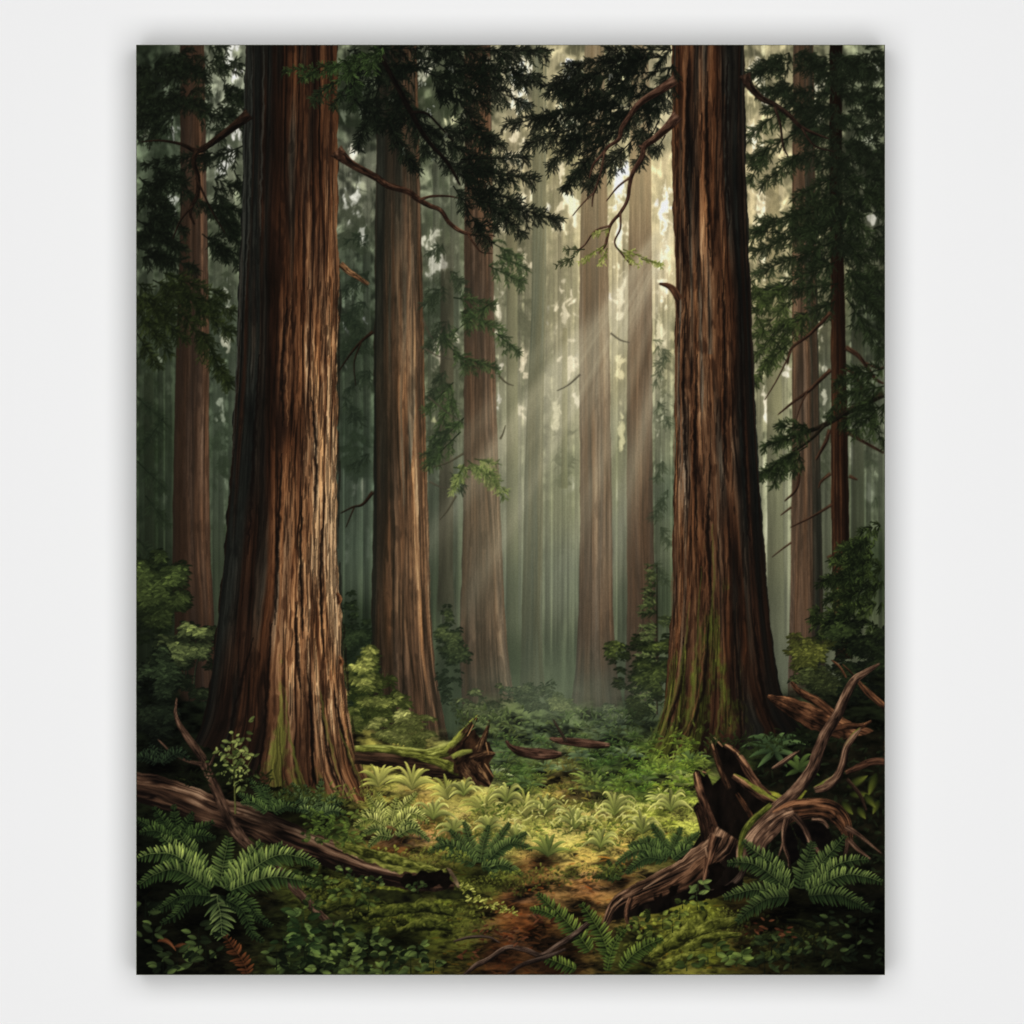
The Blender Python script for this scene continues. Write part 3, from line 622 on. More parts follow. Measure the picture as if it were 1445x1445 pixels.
# ------------------------------------------------------------------ dark boughs hanging into the picture
DK, DL = (11, 14, 9), (52, 68, 38)
def bough(f, x0, y0, x1, y1, spread, dark=DK, lite=DL, n=None, droop=.12, dens=.75, nl=9, nw=2.3, lit=.3, spine=True, alpha=.95, bend=0.0, fill=.5):
    A = np.array([x0, y0], np.float32); E = np.array([x1, y1], np.float32); D = E - A; L = float(np.hypot(*D))
    B = (A + E) / 2 + np.array([-D[1], D[0]]) * bend
    n = n or max(6, int(L / 3.4))
    s = np.sort(rng.random(n)) ** .85
    P = A * ((1 - s) ** 2)[:, None] + B * (2 * s * (1 - s))[:, None] + E * (s ** 2)[:, None]
    an = math.atan2(D[1], D[0]) + np.where(np.arange(n) % 2, 1, -1) * U(.25, 1.0, n)
    ln = spread * (1 - .62 * s) * U(.55, 1.2, n)
    Q = P + np.stack([np.cos(an), np.sin(an)], 1) * ln[:, None]; Q[:, 1] += droop * ln
    P = np.vstack([P, [B * .25 + E * .75]]).astype(np.float32); Q = np.vstack([Q, [E]]).astype(np.float32)
    if fill:                                           # the shaded body of each spray
        strokes(P, None, P * .25 + Q * .75, np.maximum(3, ln.mean() * .30), C(*dark) * .9, prof='lens', f=f, alpha=fill, soft=.6)
    if spine:
        strokes(A[None], B[None], E[None], 1.8, C(*dark) * .8, prof='tip', f=f)
    needles(P, Q, f, dark_c(dark), dark_c(lite), nl=nl, nw=nw, dens=dens, droop=.18, lit=lit, alpha=alpha)
def dark_c(c): return C(*c)
def mass(f, cx, cy, rx, ry, n, sdir, spread=26, **k):
    """a clump of short boughs; sdir = +1 sweeping right, -1 left, 0 both"""
    for i in range(n):
        x = cx + rng.standard_normal() * rx * .5; y = cy + rng.standard_normal() * ry * .5
        sd = sdir if sdir else rng.choice([-1, 1]); l = rng.uniform(.6, 1.3) * spread * 1.9
        bough(f, x, y, x + sd * l, y + l * rng.uniform(-.02, .5), spread, spine=False, **k)

def branch(f, pts, **k):
    kk = dict(dark=(16,11,8), midc=(52,34,24), lite=(108,76,54), gl=16, nr=1.5, rag=.12); kk.update(k)
    limb(pts, f, **kk)
K = dict(dark=(10,8,6), midc=(28,19,13), lite=(52,36,25))
# left edge: crown in front of the brown trunk
f = fig('crown', trees['left_brown'], 'dark drooping foliage')
MID, MIDL = (11, 14, 10), (42, 54, 34)
for a in [(225,85,40,24,8,0),(275,80,44,24,8,0),(215,130,26,30,7,0),(262,135,40,24,6,0),(320,125,22,26,5,1),(300,165,24,24,5,1),(220,170,24,20,4,-1),(315,175,20,18,3,1),(255,160,30,14,3,0)]:
    mass(f, *a, spread=20, dark=MID, lite=MIDL, lit=.35, nl=8, nw=2.6)
for b in [(345,205,232,250,20),(300,215,205,232,18),(215,235,300,300,22),(196,250,262,330,24),(250,300,196,330,22),(300,262,338,330,22),(330,240,345,280,14),(192,310,262,352,24),(196,350,280,380,24),(285,330,335,372,22),(290,285,330,330,22),(240,250,200,282,18),(310,300,338,345,18)]:
    bough(f, *b, dark=(10,13,9), lite=(42,55,36), lit=.28, fill=.75)
for a in [(210,290,18,22,5,0),(225,330,24,18,5,0),(310,290,18,40,7,1),(205,360,16,14,3,0),(300,345,20,20,4,1),(215,265,20,14,3,0)]:
    mass(f, *a, spread=17, dark=(9,12,8), lite=(40,52,34), lit=.26, nl=8, fill=.7)
f2 = fig('crown', trees['left_brown'], 'greener sunlit lower sprays')
for b in [(215,395,300,440,28),(240,400,325,470,28),(250,430,326,545,26),(200,420,262,480,28),(230,385,318,418,24),(196,440,240,500,22),(275,420,330,440,20),(195,400,230,440,20),(192,470,225,520,18),(285,470,318,535,18)]:
    bough(f2, *b, dark=(14,19,10), lite=(62,74,36), lit=.36, nl=9, fill=.75)
mass(f2, 225, 425, 26, 26, 6, 0, spread=20, dark=(14,18,10), lite=(58,70,34), lit=.36)
# dim low foliage down the left edge
f3 = fig('crown', trees['thread_left'], None)
for b in [(192,560,235,600,18),(230,590,196,640,18),(192,650,232,690,18),(205,700,236,742,16),(192,760,228,800,18)]:
    bough(f3, *b, dark=(24,32,22), lite=(56,72,50), lit=.3, alpha=.7, fill=.4)

# hazier sprays further back in the middle
f = fig('crown', trees['third'], 'green sprays crossing the trunk')
for b in [(640,420,700,430,22),(650,440,705,465,22),(690,430,640,470,22),(640,500,700,520,22),(620,470,660,520,20),(700,360,745,380,22),(690,375,740,400,20),(690,340,735,365,18),(640,560,612,620,22),(655,590,605,640,24),(650,610,600,660,20),(640,540,600,580,20),(700,470,735,500,18)]:
    bough(f, *b, dark=(30,40,26), lite=(84,108,62), lit=.45, alpha=.85, fill=.55, nl=8)
f = fig('crown', trees['thin_dim'], None)
for b in [(630,400,600,430,20),(632,380,660,410,18),(634,450,604,490,22),(630,520,606,560,20),(636,600,610,640,20),(630,660,652,690,16),(628,340,606,360,18)]:
    bough(f, *b, dark=(30,38,28), lite=(70,84,58), lit=.32, alpha=.8, fill=.5, nl=8, spine=False)
f = fig('crown', trees['second'], 'dim hazy sprays left of the trunk')
for b in [(524,380,488,410,20),(524,420,482,450,22),(522,470,484,500,22),(524,520,492,550,18),(482,430,512,470,18),(522,330,490,340,16),(484,560,512,600,18),(522,640,494,660,16)]:
    bough(f, *b, dark=(26,34,26), lite=(62,76,54), lit=.3, alpha=.8, fill=.55, nl=8, spine=False)
f = fig('crown', trees['third'], 'pale yellow green spray hanging in a sunbeam')
for b in [(640,660,700,668,16),(660,650,716,694,16),(655,655,642,690,14),(690,665,712,705,12),(670,648,700,655,12),(650,665,638,695,12)]:
    bough(f, *b, dark=(56,70,40), lite=(142,156,92), lit=.7, alpha=.9, fill=.5, nl=7)
f = fig('crown', trees['hazy_near'], None)
for b in [(925,560,944,600,14),(944,690,922,735,16),(930,740,946,770,14),(920,790,940,820,14),(940,640,926,680,12),(922,480,942,500,14),(938,500,926,540,14)]:
    bough(f, *b, dark=(36,46,34), lite=(76,90,66), lit=.35, alpha=.5, fill=.4, spine=False)

for pts in [[(527,468,3),(510,482,2),(496,498,1.5),(478,524,.8)],[(510,482,1.6),(500,512,1.1),(502,545,.7)],[(527,694,3),(512,712,2),(498,716,1.4),(480,725,.8)],[(500,716,1.4),(488,745,.7)]]:
    branch(trees['second'], pts, **K)
for x0,y0,x1,y1 in [(597,450,612,480),(599,492,640,508),(604,560,660,600),(606,680,640,690),(655,640,610,660),(704,530,726,545),(706,620,714,600),(644,700,620,735),(820,528,786,552),(862,470,890,484)]:
    branch(trees['third'] if x0 > 640 and x0 < 745 else F_BACK, [(x0,y0,1.8),((x0+x1)/2,(y0+y1)/2+3,1.3),(x1,y1,.6)], dark=(38,38,30), midc=(60,56,44), lite=(90,84,66), alpha=.8)

# right: crowns of the slim dark tree
F_RC = fig('crown', trees['slim_right'], 'dark layered needle crown filling the upper right corner')
DR, DRL = (15, 19, 13), (48, 60, 40)
for a in [(1110,85,34,18,8,0),(1170,85,40,20,10,0),(1220,90,30,24,9,0),(1130,120,30,20,7,-1),(1180,130,40,26,10,0),(1225,150,26,24,8,1),(1150,160,26,20,6,-1),(1200,185,40,24,9,0),(1235,210,16,30,6,1),(1160,210,24,20,4,-1),(1190,235,34,26,8,0),(1225,270,24,26,7,1),(1190,290,26,24,6,0),(1210,330,34,26,8,0),(1165,320,20,18,4,-1),(1235,350,16,26,5,1),(1180,360,24,22,5,0),(1215,400,30,26,7,1),(1235,440,16,30,6,1),(1180,95,20,24,6,0),(1182,150,16,30,6,0),(1184,215,18,26,6,0),(1182,300,16,26,5,0)]:
    mass(F_RC, *a, spread=19, dark=DR, lite=DRL, lit=.33, fill=.75)
for b in [(1110,150,1058,192,26),(1120,190,1058,224,28),(1130,215,1075,262,24),(1085,205,1060,255,18),(1190,280,1066,330,30),(1190,310,1062,356,30),(1180,340,1070,385,28),(1180,370,1064,418,26),(1150,300,1075,312,24),(1110,330,1060,325,18),(1185,400,1100,412,28),(1180,425,1090,470,24),(1195,300,1249,350,26),(1195,340,1249,400,26),(1195,380,1249,450,26),(1195,420,1249,500,26),(1180,250,1120,280,26),(1195,250,1249,290,26)]:
    bough(F_RC, *b, dark=(16,21,13), lite=(60,76,46), lit=.34, fill=.65)
f = fig('crown', trees['grey_right'], 'greenish sprays left of the brown right trunk')
for b in [(1120,395,1066,440,22),(1120,420,1068,475,22),(1115,450,1070,500,20),(1110,470,1066,540,20),(1062,430,1080,470,14),(1120,480,1075,520,18),(1140,440,1110,480,20),(1062,400,1085,440,16)]:
    bough(f, *b, dark=(22,28,16), lite=(84,102,52), lit=.42, fill=.6)
f = fig('branch', trees['slim_right'], 'bare twigs')
K3 = dict(dark=(18,12,9), midc=(50,34,25), lite=(92,66,48))
for pts in [[(1174,522,3.4),(1160,535,3),(1142,552,2.6),(1120,568,1.8),(1098,586,.8)],[(1140,554,1.6),(1130,575,1.2),(1124,596,.7)],[(1174,440,3),(1158,458,3),(1140,475,2.4),(1118,492,2),(1112,515,1.4)],[(1118,495,1.5),(1098,535,1.1),(1080,565,.7)],[(1194,490,4),(1212,502,3.4),(1226,520,2.6),(1238,536,2),(1249,542,1.4)],[(1222,512,2),(1240,520,1.6),(1249,518,1)],[(1194,520,3),(1210,532,2),(1220,560,1.2)],[(1174,668,3),(1160,680,2),(1156,690,1)],[(1199,672,3),(1212,678,1.4)],[(1176,712,2.4),(1150,728,1.8),(1116,745,.9)],[(1118,766,1.6),(1104,776,1.2),(1090,787,.7)],[(1176,784,2),(1168,788,2.6)],[(1172,606,3),(1166,625,3),(1152,650,2)],[(1130,660,3),(1125,690,2.2),(1108,708,1)],[(1118,716,1.8),(1102,728,.8)],[(1196,610,3),(1222,625,2.4),(1249,640,1.6)]]:
    branch(f, pts, **K3)
F_LB = fig('bough', trees['slim_right'], 'lone dark bough sweeping left low across the trunks')
branch(F_LB, [(1249,556,5),(1215,572,5),(1185,588,4.4),(1160,602,3.6),(1130,612,2.6),(1100,618,1.2)], dark=(10,10,7), midc=(24,20,14), lite=(48,42,30))
branch(F_LB, [(1165,600,3),(1148,618,2.4),(1125,635,2),(1095,655,1)], dark=(10,10,7), midc=(24,20,14), lite=(48,42,30))
for b in [(1150,604,1082,628,20),(1140,600,1104,600,18),(1130,616,1080,630,16),(1140,630,1074,672,22),(1120,640,1072,672,18),(1110,645,1090,690,16),(1130,640,1122,668,14),(1185,560,1172,588,18),(1249,520,1180,540,28),(1249,545,1185,560,28),(1235,560,1190,600,24),(1249,570,1205,610,24),(1240,530,1200,520,20),(1225,590,1249,625,18),(1120,604,1098,600,12)]:
    bough(F_LB, *b, dark=(14,19,11), lite=(66,84,46), lit=.38, fill=.8)

g_, X, Y = grid(X0, Y0, X1, 960)
img[g_] = img[g_] * .4 + blur(img[g_], 1) * .6

# ------------------------------------------------------------------ shrubs at the sides
bush('leafy_bush', 'upper dark green shrub at the left edge, over the paler one', 222, 835, 36, 58, 900, 12, 5.8, (12,17,10), (86,106,58), lo=.06)
bush('leafy_bush', 'paler green shrub left of the giant left trunk', 262, 930, 40, 46, 900, 12, 6, (14,19,12), (128,146,90), stems=3)
bush('leafy_bush', 'black green thicket low at the left edge', 218, 985, 34, 62, 620, 11, 5, (9,12,8), (54,70,46))
F_RS = fig('sapling', -1, 'broad dark sapling with flat green sprays at the right edge')
for b in [(1225,755,1195,775,22),(1240,770,1186,772,24),(1249,780,1184,790,26),(1249,800,1178,788,28),(1235,810,1176,792,22),(1249,820,1190,825,26),(1240,835,1170,815,26),(1230,845,1176,840,24),(1249,850,1200,860,26),(1230,865,1170,845,26),(1249,740,1215,752,22),(1200,870,1148,862,24),(1220,880,1150,880,26),(1249,880,1190,890,26),(1200,890,1146,868,22),(1220,905,1160,900,26),(1249,900,1210,915,24)]:
    bough(F_RS, *b, dark=(12,17,9), lite=(84,106,54), lit=.45, fill=.85, nl=8, nw=3, spine=False)
mass(F_RS, 1225, 840, 22, 80, 14, -1, spread=18, dark=(10,14,8), lite=(60,80,42), lit=.35, fill=.9)
bush('leafy_bush', 'dark mass of leaves under the broad sapling at the right edge', 1215, 930, 42, 56, 700, 10, 5, (9,12,8), (62,80,44))
bush('leafy_bush', 'yellow tinged sprig left of the dark shrub at the right edge', 1140, 922, 26, 26, 260, 10, 4.8, (30,34,16), (140,144,64), stems=2)
bush('leafy_bush', 'small olive shrub above the splintered log on the right', 1160, 960, 34, 20, 260, 8, 4, (20,24,14), (92,102,56))

# openings where the pale distance shows between the boughs
g_, X, Y = grid(600, 880, 1010, 1090)             # light ground mist closing the far end of the clearing
m = (.30 * np.exp(-(((X - 790) / 130) ** 2 + ((Y - 992) / 38) ** 2)) * (.5 + fbm(X / 40, Y / 16, 47)))[..., None]
img[g_] = img[g_] * (1 - m) + C(122, 132, 106) * m
g_, X, Y = grid(X0, Y0, X1, 1000)                 # the distance a touch lighter and less blue
k = (1 - sstep(840, 990, Y))[..., None]
bk = (fid[g_] == F_BACK)[..., None] * k
img[g_] = np.clip(img[g_] * (1 + bk * np.array([.13, .10, .09], np.float32)) * (1 + k * (1 - bk) * np.array([.03, 0, -.05], np.float32)), 0, .93)

# ------------------------------------------------------------------ the two giants
GA = (-1, -.6, -.25, .1, .45, .75, 1)
f = tree('giant_left', 'giant furrowed redwood on the left, widest trunk of all, glowing orange on its right side')
trunk(f, [(345,50),(344,180),(341,300),(336,420),(333,520),(326,640),(318,760),(306,870),(296,960),(286,1020),(262,1070),(250,1090)],
      [(477,50),(477,180),(477,300),(478,420),(476,560),(475,680),(475,780),(479,840),(481,870),(484,930),(489,980),(498,1040),(512,1085),(532,1125),(536,1130)], 55, 1140, 13,
      (GA, (60,200,350,480,560,650,780,900,1000,1120), [
       (.12,.28,.15,.28,.32,.34,.24),(.12,.28,.15,.34,.40,.42,.32),(.12,.27,.17,.40,.54,.62,.48),(.12,.24,.22,.54,.74,.90,.68),(.10,.20,.20,.54,.80,.96,.80),
       (.09,.17,.20,.52,1.0,1.34,1.2),(.09,.17,.22,.56,1.08,1.46,1.24),(.09,.17,.26,.60,1.06,1.34,1.06),(.07,.15,.24,.50,.82,1.0,.76),(.05,.10,.15,.32,.54,.70,.58)]),
      grey=(GA, (50,500,900,1120), [(.85,.8,.22,.05,.02,0,0),(.85,.8,.15,0,0,0,0),(.6,.55,.1,0,0,0,0),(.3,.3,.05,0,0,0,0)]),
      seed=31, crack=.8, fiber=.55, ks=.95, bump=3.4,
      base=[(240,1060),(285,1050),(340,1092),(380,1112),(420,1120),(470,1124),(510,1134),(540,1128)],
      moss=((-1,-.1,.05,.3,.55,.7,.85,1), (900,960,1040,1120), [(0,0,0,0,0,0,0,0),(0,0,.2,.0,0,.2,0,0),(0,.0,.42,.30,0,.36,.1,.1),(0,.1,.5,.36,0,.3,.36,.4)], (100,104,42)))
F_LEFT = f
# burls and plates catching the light on its lit flank
n = 460
y = U(380, 1060, n); a = U(.0, .97, n)
xl = np.interp(y, [300,520,760,960,1060], [341,333,318,296,275]); xr = np.interp(y, [300,680,780,870,1000,1060], [477,475,475,481,492,505])
u = .5 + .5 * np.sin(a * np.pi / 2); x = xl + (xr - xl) * u
ln = U(18, 75, n); e = np.clip(1.0 - np.abs(a - .72) * 1.1, .15, 1) * (.45 + .55 * np.exp(-((y - 740) / 240) ** 2))
c = ramp(np.clip(.5 + .5 * e * U(.7, 1.1, n), 0, 1), BARK)
xe = xl + (xr - xl) * u + (a * .02) * ln
tilt = np.interp(y, [400, 800, 900, 1060], [0, .0, .06, .32]) * (u - .45) * ln * 1.2
strokes(np.stack([x, y], 1), np.stack([x + U(-2, 2, n) + tilt * .3, y + ln * .5], 1), np.stack([x + U(-2, 2, n) + tilt, y + ln], 1), U(1.2, 3.8, n) * (1.15 - .5 * a), c, c * .8, alpha=.55 * e, soft=.7, f=F_LEFT)
c = np.broadcast_to(C(14, 8, 5), (n, 3))
x2 = x + U(2, 5, n)
strokes(np.stack([x2, y + 4], 1), np.stack([x2 + U(-2, 2, n) + tilt * .3, y + ln * .5], 1), np.stack([x2 + U(-3, 1, n) + tilt, y + ln * 1.05], 1), U(1.4, 4.2, n), c, alpha=.6, soft=.6, f=F_LEFT)
for (bx, by, r) in [(478,846,4.2),(481,934,3.6)]:       # knobs on the outline
    dim = .5 if bx < 400 else 1
    limb([(bx - 3, by - r * 2.2, 2), (bx + 1, by, r), (bx - 1, by + r * 2, 2.5)], F_LEFT, dark=(26,15,9), midc=tuple(np.array((112,70,42)) * dim), lite=tuple(np.array((190,140,92)) * dim), light=(.7, -.4), seed=int(by), gl=12)

f = tree('giant_right', 'giant dark redwood on the right with mossy flaring roots')
GB = (-1, -.75, -.4, -.1, .2, .5, .8, 1)
trunk(f, [(950,50),(949,200),(951,300),(954,420),(952,540),(954,640),(951,740),(951,830),(946,900),(943,950),(937,1000),(925,1040),(908,1075),(900,1088)],
      [(1052,50),(1053,200),(1056,300),(1061,420),(1066,540),(1072,660),(1079,770),(1086,850),(1094,920),(1102,970),(1118,1010),(1132,1030)], 55, 1092, 11,
      (GB, (60,220,400,560,700,820,920,1000,1070), [
       (.28,.36,.44,.40,.32,.16,.18,.18),(.32,.42,.46,.44,.36,.16,.20,.18),(.40,.54,.50,.52,.38,.17,.18,.22),(.42,.58,.52,.52,.36,.19,.16,.24),(.42,.60,.54,.50,.34,.20,.14,.22),
       (.40,.56,.48,.42,.32,.22,.13,.15),(.32,.48,.42,.36,.30,.22,.10,.08),(.22,.36,.30,.26,.20,.14,.06,.04),(.16,.26,.22,.18,.14,.10,.04,.03)]),
      grey=(GB, (50,500,800,1070), [(.1,.3,.15,.1,.1,.75,.8,.9),(0,.1,.05,.02,.02,.5,.7,.9),(0,.1,0,0,.1,.3,.5,.6),(0,0,0,0,.1,.2,.3,.2)]),
      seed=36, crack=1.0, fiber=.6, ks=-.9, bump=2.8,
      base=[(895,1085),(930,1078),(980,1070),(1040,1062),(1090,1045),(1140,1030)],
      moss=(GB, (740,800,900,980,1070), [(0,0,0,0,0,0,0,0),(0,0,.1,.26,.0,0,0,0),(.2,.25,.34,.34,.1,0,0,0),(.6,.56,.46,.3,.2,0,0,0),(.85,.75,.55,.34,.2,0,0,0)], (96,106,38)))
F_RIGHT = f
n = 260
y = U(120, 1000, n); a = U(-.95, .3, n)
xl = np.interp(y, [100,420,740,900,1000], [949,954,951,946,937]); xr = np.interp(y, [100,420,660,850,1000], [1052,1061,1072,1086,1112])
u = .5 + .5 * np.sin(a * np.pi / 2); x = xl + (xr - xl) * u; ln = U(20, 80, n)
tilt = np.interp(y, [400, 850, 1000], [0, .0, .3]) * (u - .5) * ln
c = ramp(np.clip(.36 + .34 * np.clip(1 - np.abs(a + .55), .2, 1) * U(.6, 1.1, n), 0, 1), BARK)
strokes(np.stack([x, y], 1), np.stack([x + U(-2, 2, n), y + ln * .5], 1), np.stack([x + U(-2, 2, n) + tilt, y + ln], 1), U(1.2, 3.2, n), c, c * .8, alpha=.5, soft=.7, f=f)
c = np.broadcast_to(C(12, 7, 5), (n, 3)); x2 = x + U(3, 7, n)
strokes(np.stack([x2, y + 4], 1), np.stack([x2 + U(-2, 2, n), y + ln * .5], 1), np.stack([x2 + U(-3, 1, n) + tilt, y + ln * 1.05], 1), U(1.4, 4.0, n), c, alpha=.55, soft=.6, f=f)
limb([(960,424,6),(952,410,5.5),(943,403,4),(930,400,1.4)], f, dark=(16,10,7), midc=(66,42,28), lite=(118,80,54), seed=9, gl=30, nr=1.5)
limb([(480,372,5),(492,383,4.5),(506,392,3.6),(521,402,2.6)], F_LEFT, dark=(26,17,11), midc=(104,72,46), lite=(190,146,100), seed=4, gl=14)

def furrows(f, lines, w, c0, alpha=.85, k=1):
    for pts in lines:
        q = catmull(pts, 40); q = q + (np.stack([fbm(q[:, 1] / 9, q[:, 0] * 0 + k, 95), q[:, 0] * 0], 1) - .5) * np.array([5, 0])
        m = len(q); ww = w * (np.sin(np.pi * np.linspace(.04, .96, m - 1)) ** .6) * (.7 + .6 * rng.random(m - 1))
        strokes(q[:-1], None, q[1:] + (q[1:] - q[:-1]) * .5, ww.astype(np.float32), c0, prof='flat', f=f, alpha=alpha, soft=.75)
LF = [[(384,880),(378,960),(372,1040),(362,1112)],[(434,950),(440,1030),(441,1108)],[(417,850),(420,920),(424,980)],[(453,1000),(463,1065),(478,1118)],[(471,975),(486,1048),(507,1112)],[(358,900),(335,985),(318,1060)],[(398,640),(392,760),(388,880)],[(366,500),(358,640),(350,780)],[(440,560),(446,640),(444,720)],[(426,700),(424,800),(428,900)],[(405,420),(398,520),(400,600)],[(455,740),(452,830),(458,930)]]
furrows(F_LEFT, LF, 6.5, C(12, 8, 6), .8)
furrows(F_LEFT, [[(x + 6, y) for x, y in l] for l in LF if l[0][0] > 395], 3.2, C(168, 118, 76), .45, 2)
furrows(F_LEFT, [[(400,970),(413,1060),(432,1112)],[(450,975),(463,1036),(478,1100)],[(480,1030),(500,1084),(520,1124)],[(410,1040),(420,1090),(428,1116)]], 5.5, C(84, 88, 36), .55, 3)
furrows(F_LEFT, [[(346,64),(343,300),(336,470),(328,640)],[(356,64),(352,260),(346,420)],[(372,64),(370,200),(366,330)]], 4.0, C(66, 68, 60), .5, 4)
RF = [[(1002,880),(992,980),(964,1060)],[(966,900),(962,966),(938,1040)],[(1064,860),(1078,980),(1092,1040)],[(1038,880),(1045,990),(1046,1050)],[(985,500),(982,640),(984,760)],[(1020,380),(1024,540),(1022,690)],[(968,420),(966,560),(970,700)],[(1003,640),(1000,760),(1006,860)],[(1045,420),(1050,600),(1058,760)],[(1000,100),(998,240),(1003,360)],[(1028,80),(1026,200),(1030,320)],[(972,90),(970,220),(972,330)]]
furrows(F_RIGHT, RF, 6.0, C(12, 8, 6), .8)
furrows(F_RIGHT, [[(x - 5, y) for x, y in l] for l in RF if l[0][0] < 1010], 3.0, C(134, 88, 56), .45, 2)
furrows(F_RIGHT, [[(975,850),(958,960),(920,1072)],[(990,800),(985,900),(975,1000),(950,1066)],[(1006,740),(1008,820),(1004,900)],[(948,930),(938,1000),(908,1072)],[(1018,960),(1016,1010),(1010,1056)]], 5.0, C(84, 88, 38), .5, 3)

f = fig('branch', F_LEFT, 'bare dark branch reaching left from the trunk')
K = dict(dark=(10,8,6), midc=(28,19,13), lite=(52,36,25))
branch(f, [(352,160,9),(335,174,6.5),(310,193,5),(290,207,4.4),(276,212,3.8),(255,203,2.4),(225,198,1.4),(198,200,.8)], **K)
branch(f, [(278,211,4),(273,228,4),(279,250,3.6),(278,275,3.2),(268,298,2.6),(274,318,1.6)], **K)
branch(f, [(272,290,2.2),(255,310,1.6),(243,338,1)], **K)
branch(f, [(276,250,2),(300,300,1.4),(318,330,.8)], **K)
f = fig('branch', F_LEFT, 'long crooked bare branch reaching right across the second trunk')
branch(f, [(474,212,11),(484,222,8),(500,234,5.6),(530,250,5),(548,262,4.6),(575,270,4.4),(590,281,4.2),(606,290,3.6),(622,297,3.2),(634,314,3),(650,326,2.8),(668,331,2),(692,332,1.3),(700,334,.7)], lite=(132,94,68))
branch(f, [(592,282,2.8),(610,277,2),(634,277,1.5),(648,280,.7)])
branch(f, [(660,329,2),(670,345,1.6),(680,356,1.2),(696,358,.6)])
# top middle: heavy dark boughs
F_TOP = fig('bough', F_LEFT, 'heavy near-black needle boughs hanging at the top centre')
for b in [(520,70,640,66,34),(600,70,774,72,34),(640,90,762,110,32),(560,90,560,205,26),(560,120,600,215,26),(540,110,505,205,22),(620,90,745,148,32),(600,100,690,150,30),(570,150,640,210,28),(640,170,697,192,26),(620,180,713,205,26),(640,205,690,232,24),(640,235,760,254,32),(650,245,700,300,24),(650,225,745,222,22),(660,265,735,285,24),(665,280,787,310,30),(690,290,740,330,22),(640,262,690,345,22),(590,170,640,240,22),(500,80,500,150,22),(490,70,560,110,26),(500,140,540,180,24),(545,170,590,240,22),(700,70,745,120,26),(640,130,690,205,26),(560,200,585,238,16)]:
    bough(F_TOP, *b, lit=.22, fill=.6, dens=.8, dark=(9,11,8), lite=(62,76,48))
for a in [(515,95,24,20,3,0),(560,90,30,20,4,0),(610,90,40,20,4,0),(670,90,34,18,4,1),(560,140,30,24,3,0),(650,225,22,22,3,1),(690,255,22,18,2,1),(610,140,26,26,3,1),(520,150,14,26,2,0),(650,120,30,20,3,1),(665,300,16,16,2,1),(575,180,16,26,2,0)]:
    mass(F_TOP, *a, spread=15, lit=.2, fill=.7, dark=(9,11,8), lite=(40,54,32))
branch(F_TOP, [(535,75,3),(560,120,4),(580,158,4),(595,185,3.6),(612,208,3.2),(632,230,2.6),(650,262,1.6)], dark=(8,7,6), midc=(16,12,9), lite=(30,22,16))
branch(F_TOP, [(582,158,2.6),(602,160,2),(618,175,1.6),(640,200,1)], dark=(8,7,6), midc=(16,12,9), lite=(30,22,16))
def holes(spots):
    for x, y, r, c in spots:
        n = 5; px = x + rng.standard_normal(n) * r * .6; py = y + rng.standard_normal(n) * r * .8; l = U(r * .5, r * 1.5, n)
        strokes(np.stack([px, py - l / 2], 1), None, np.stack([px + U(-3, 3, n), py + l / 2], 1), U(r * .35, r * .9, n), C(*c) * U(.75, 1.05, n)[:, None], alpha=U(.4, .85, n), soft=.8, f=F_BACK)
holes([(497,78,4,(110,118,96)),(533,72,3,(150,152,130)),(600,70,5,(150,150,126)),(596,118,4,(164,166,150)),(636,98,4,(150,152,134)),(640,132,5,(150,156,112)),(607,155,4,(168,170,160)),(552,140,3,(96,104,84)),(512,128,3,(100,108,92)),(690,86,4,(150,146,120)),(720,104,4,(190,184,156)),(668,130,4,(150,146,118)),(655,165,4,(160,158,130)),(630,190,4,(140,144,122)),(700,232,4,(176,168,136)),(612,225,4,(130,136,116)),(735,232,4,(190,182,150)),(690,262,3,(166,160,130)),(645,285,3,(120,126,104)),(570,214,3,(90,98,82))])
f = fig('bough', F_LEFT, 'fresh green spray crossing the top of the giant trunk')
for b in [(480,92,402,99,15),(500,84,430,108,16),(520,76,462,98,18),(545,68,490,92,18),(505,98,462,122,14),(486,84,505,118,14),(540,66,520,100,18),(450,98,425,112,10)]:
    bough(f, *b, dark=(18,25,13), lite=(76,98,50), lit=.5, fill=.7, nl=7.5, nw=2.2, dens=.85)
for b in [(470,115,440,142,14),(490,120,470,150,16),(500,110,500,150,16)]:
    bough(f, *b, dark=(14,18,11), lite=(54,72,40), lit=.4, fill=.8)
# right of centre, hung from the giant right trunk
F_RT = fig('bough', F_RIGHT, 'dark ragged boughs hanging left of the giant right trunk')
for b in [(940,80,807,90,34),(930,100,774,120,36),(900,120,790,160,32),(950,70,860,70,34),(890,150,715,175,34),(860,165,740,205,28),(830,170,775,235,26),(900,150,800,215,32),(860,190,798,266,26),(900,190,830,265,26),(940,120,870,190,30),(950,90,900,200,30),(820,90,775,130,24),(850,100,790,135,28),(930,170,900,235,18),(940,190,925,215,14),(830,225,798,268,14)]:
    bough(F_RT, *b, lit=.2, fill=.6, dens=.8, dark=(9,11,8), lite=(58,70,46))
for a in [(910,85,30,18,4,-1),(870,110,34,22,4,-1),(820,130,26,20,3,-1),(920,120,20,22,3,-1),(850,150,30,20,3,-1),(800,165,26,18,2,-1),(845,190,20,18,2,-1),(895,165,20,22,2,0)]:
    mass(F_RT, *a, spread=15, lit=.2, fill=.7, dark=(9,11,8), lite=(40,52,32))
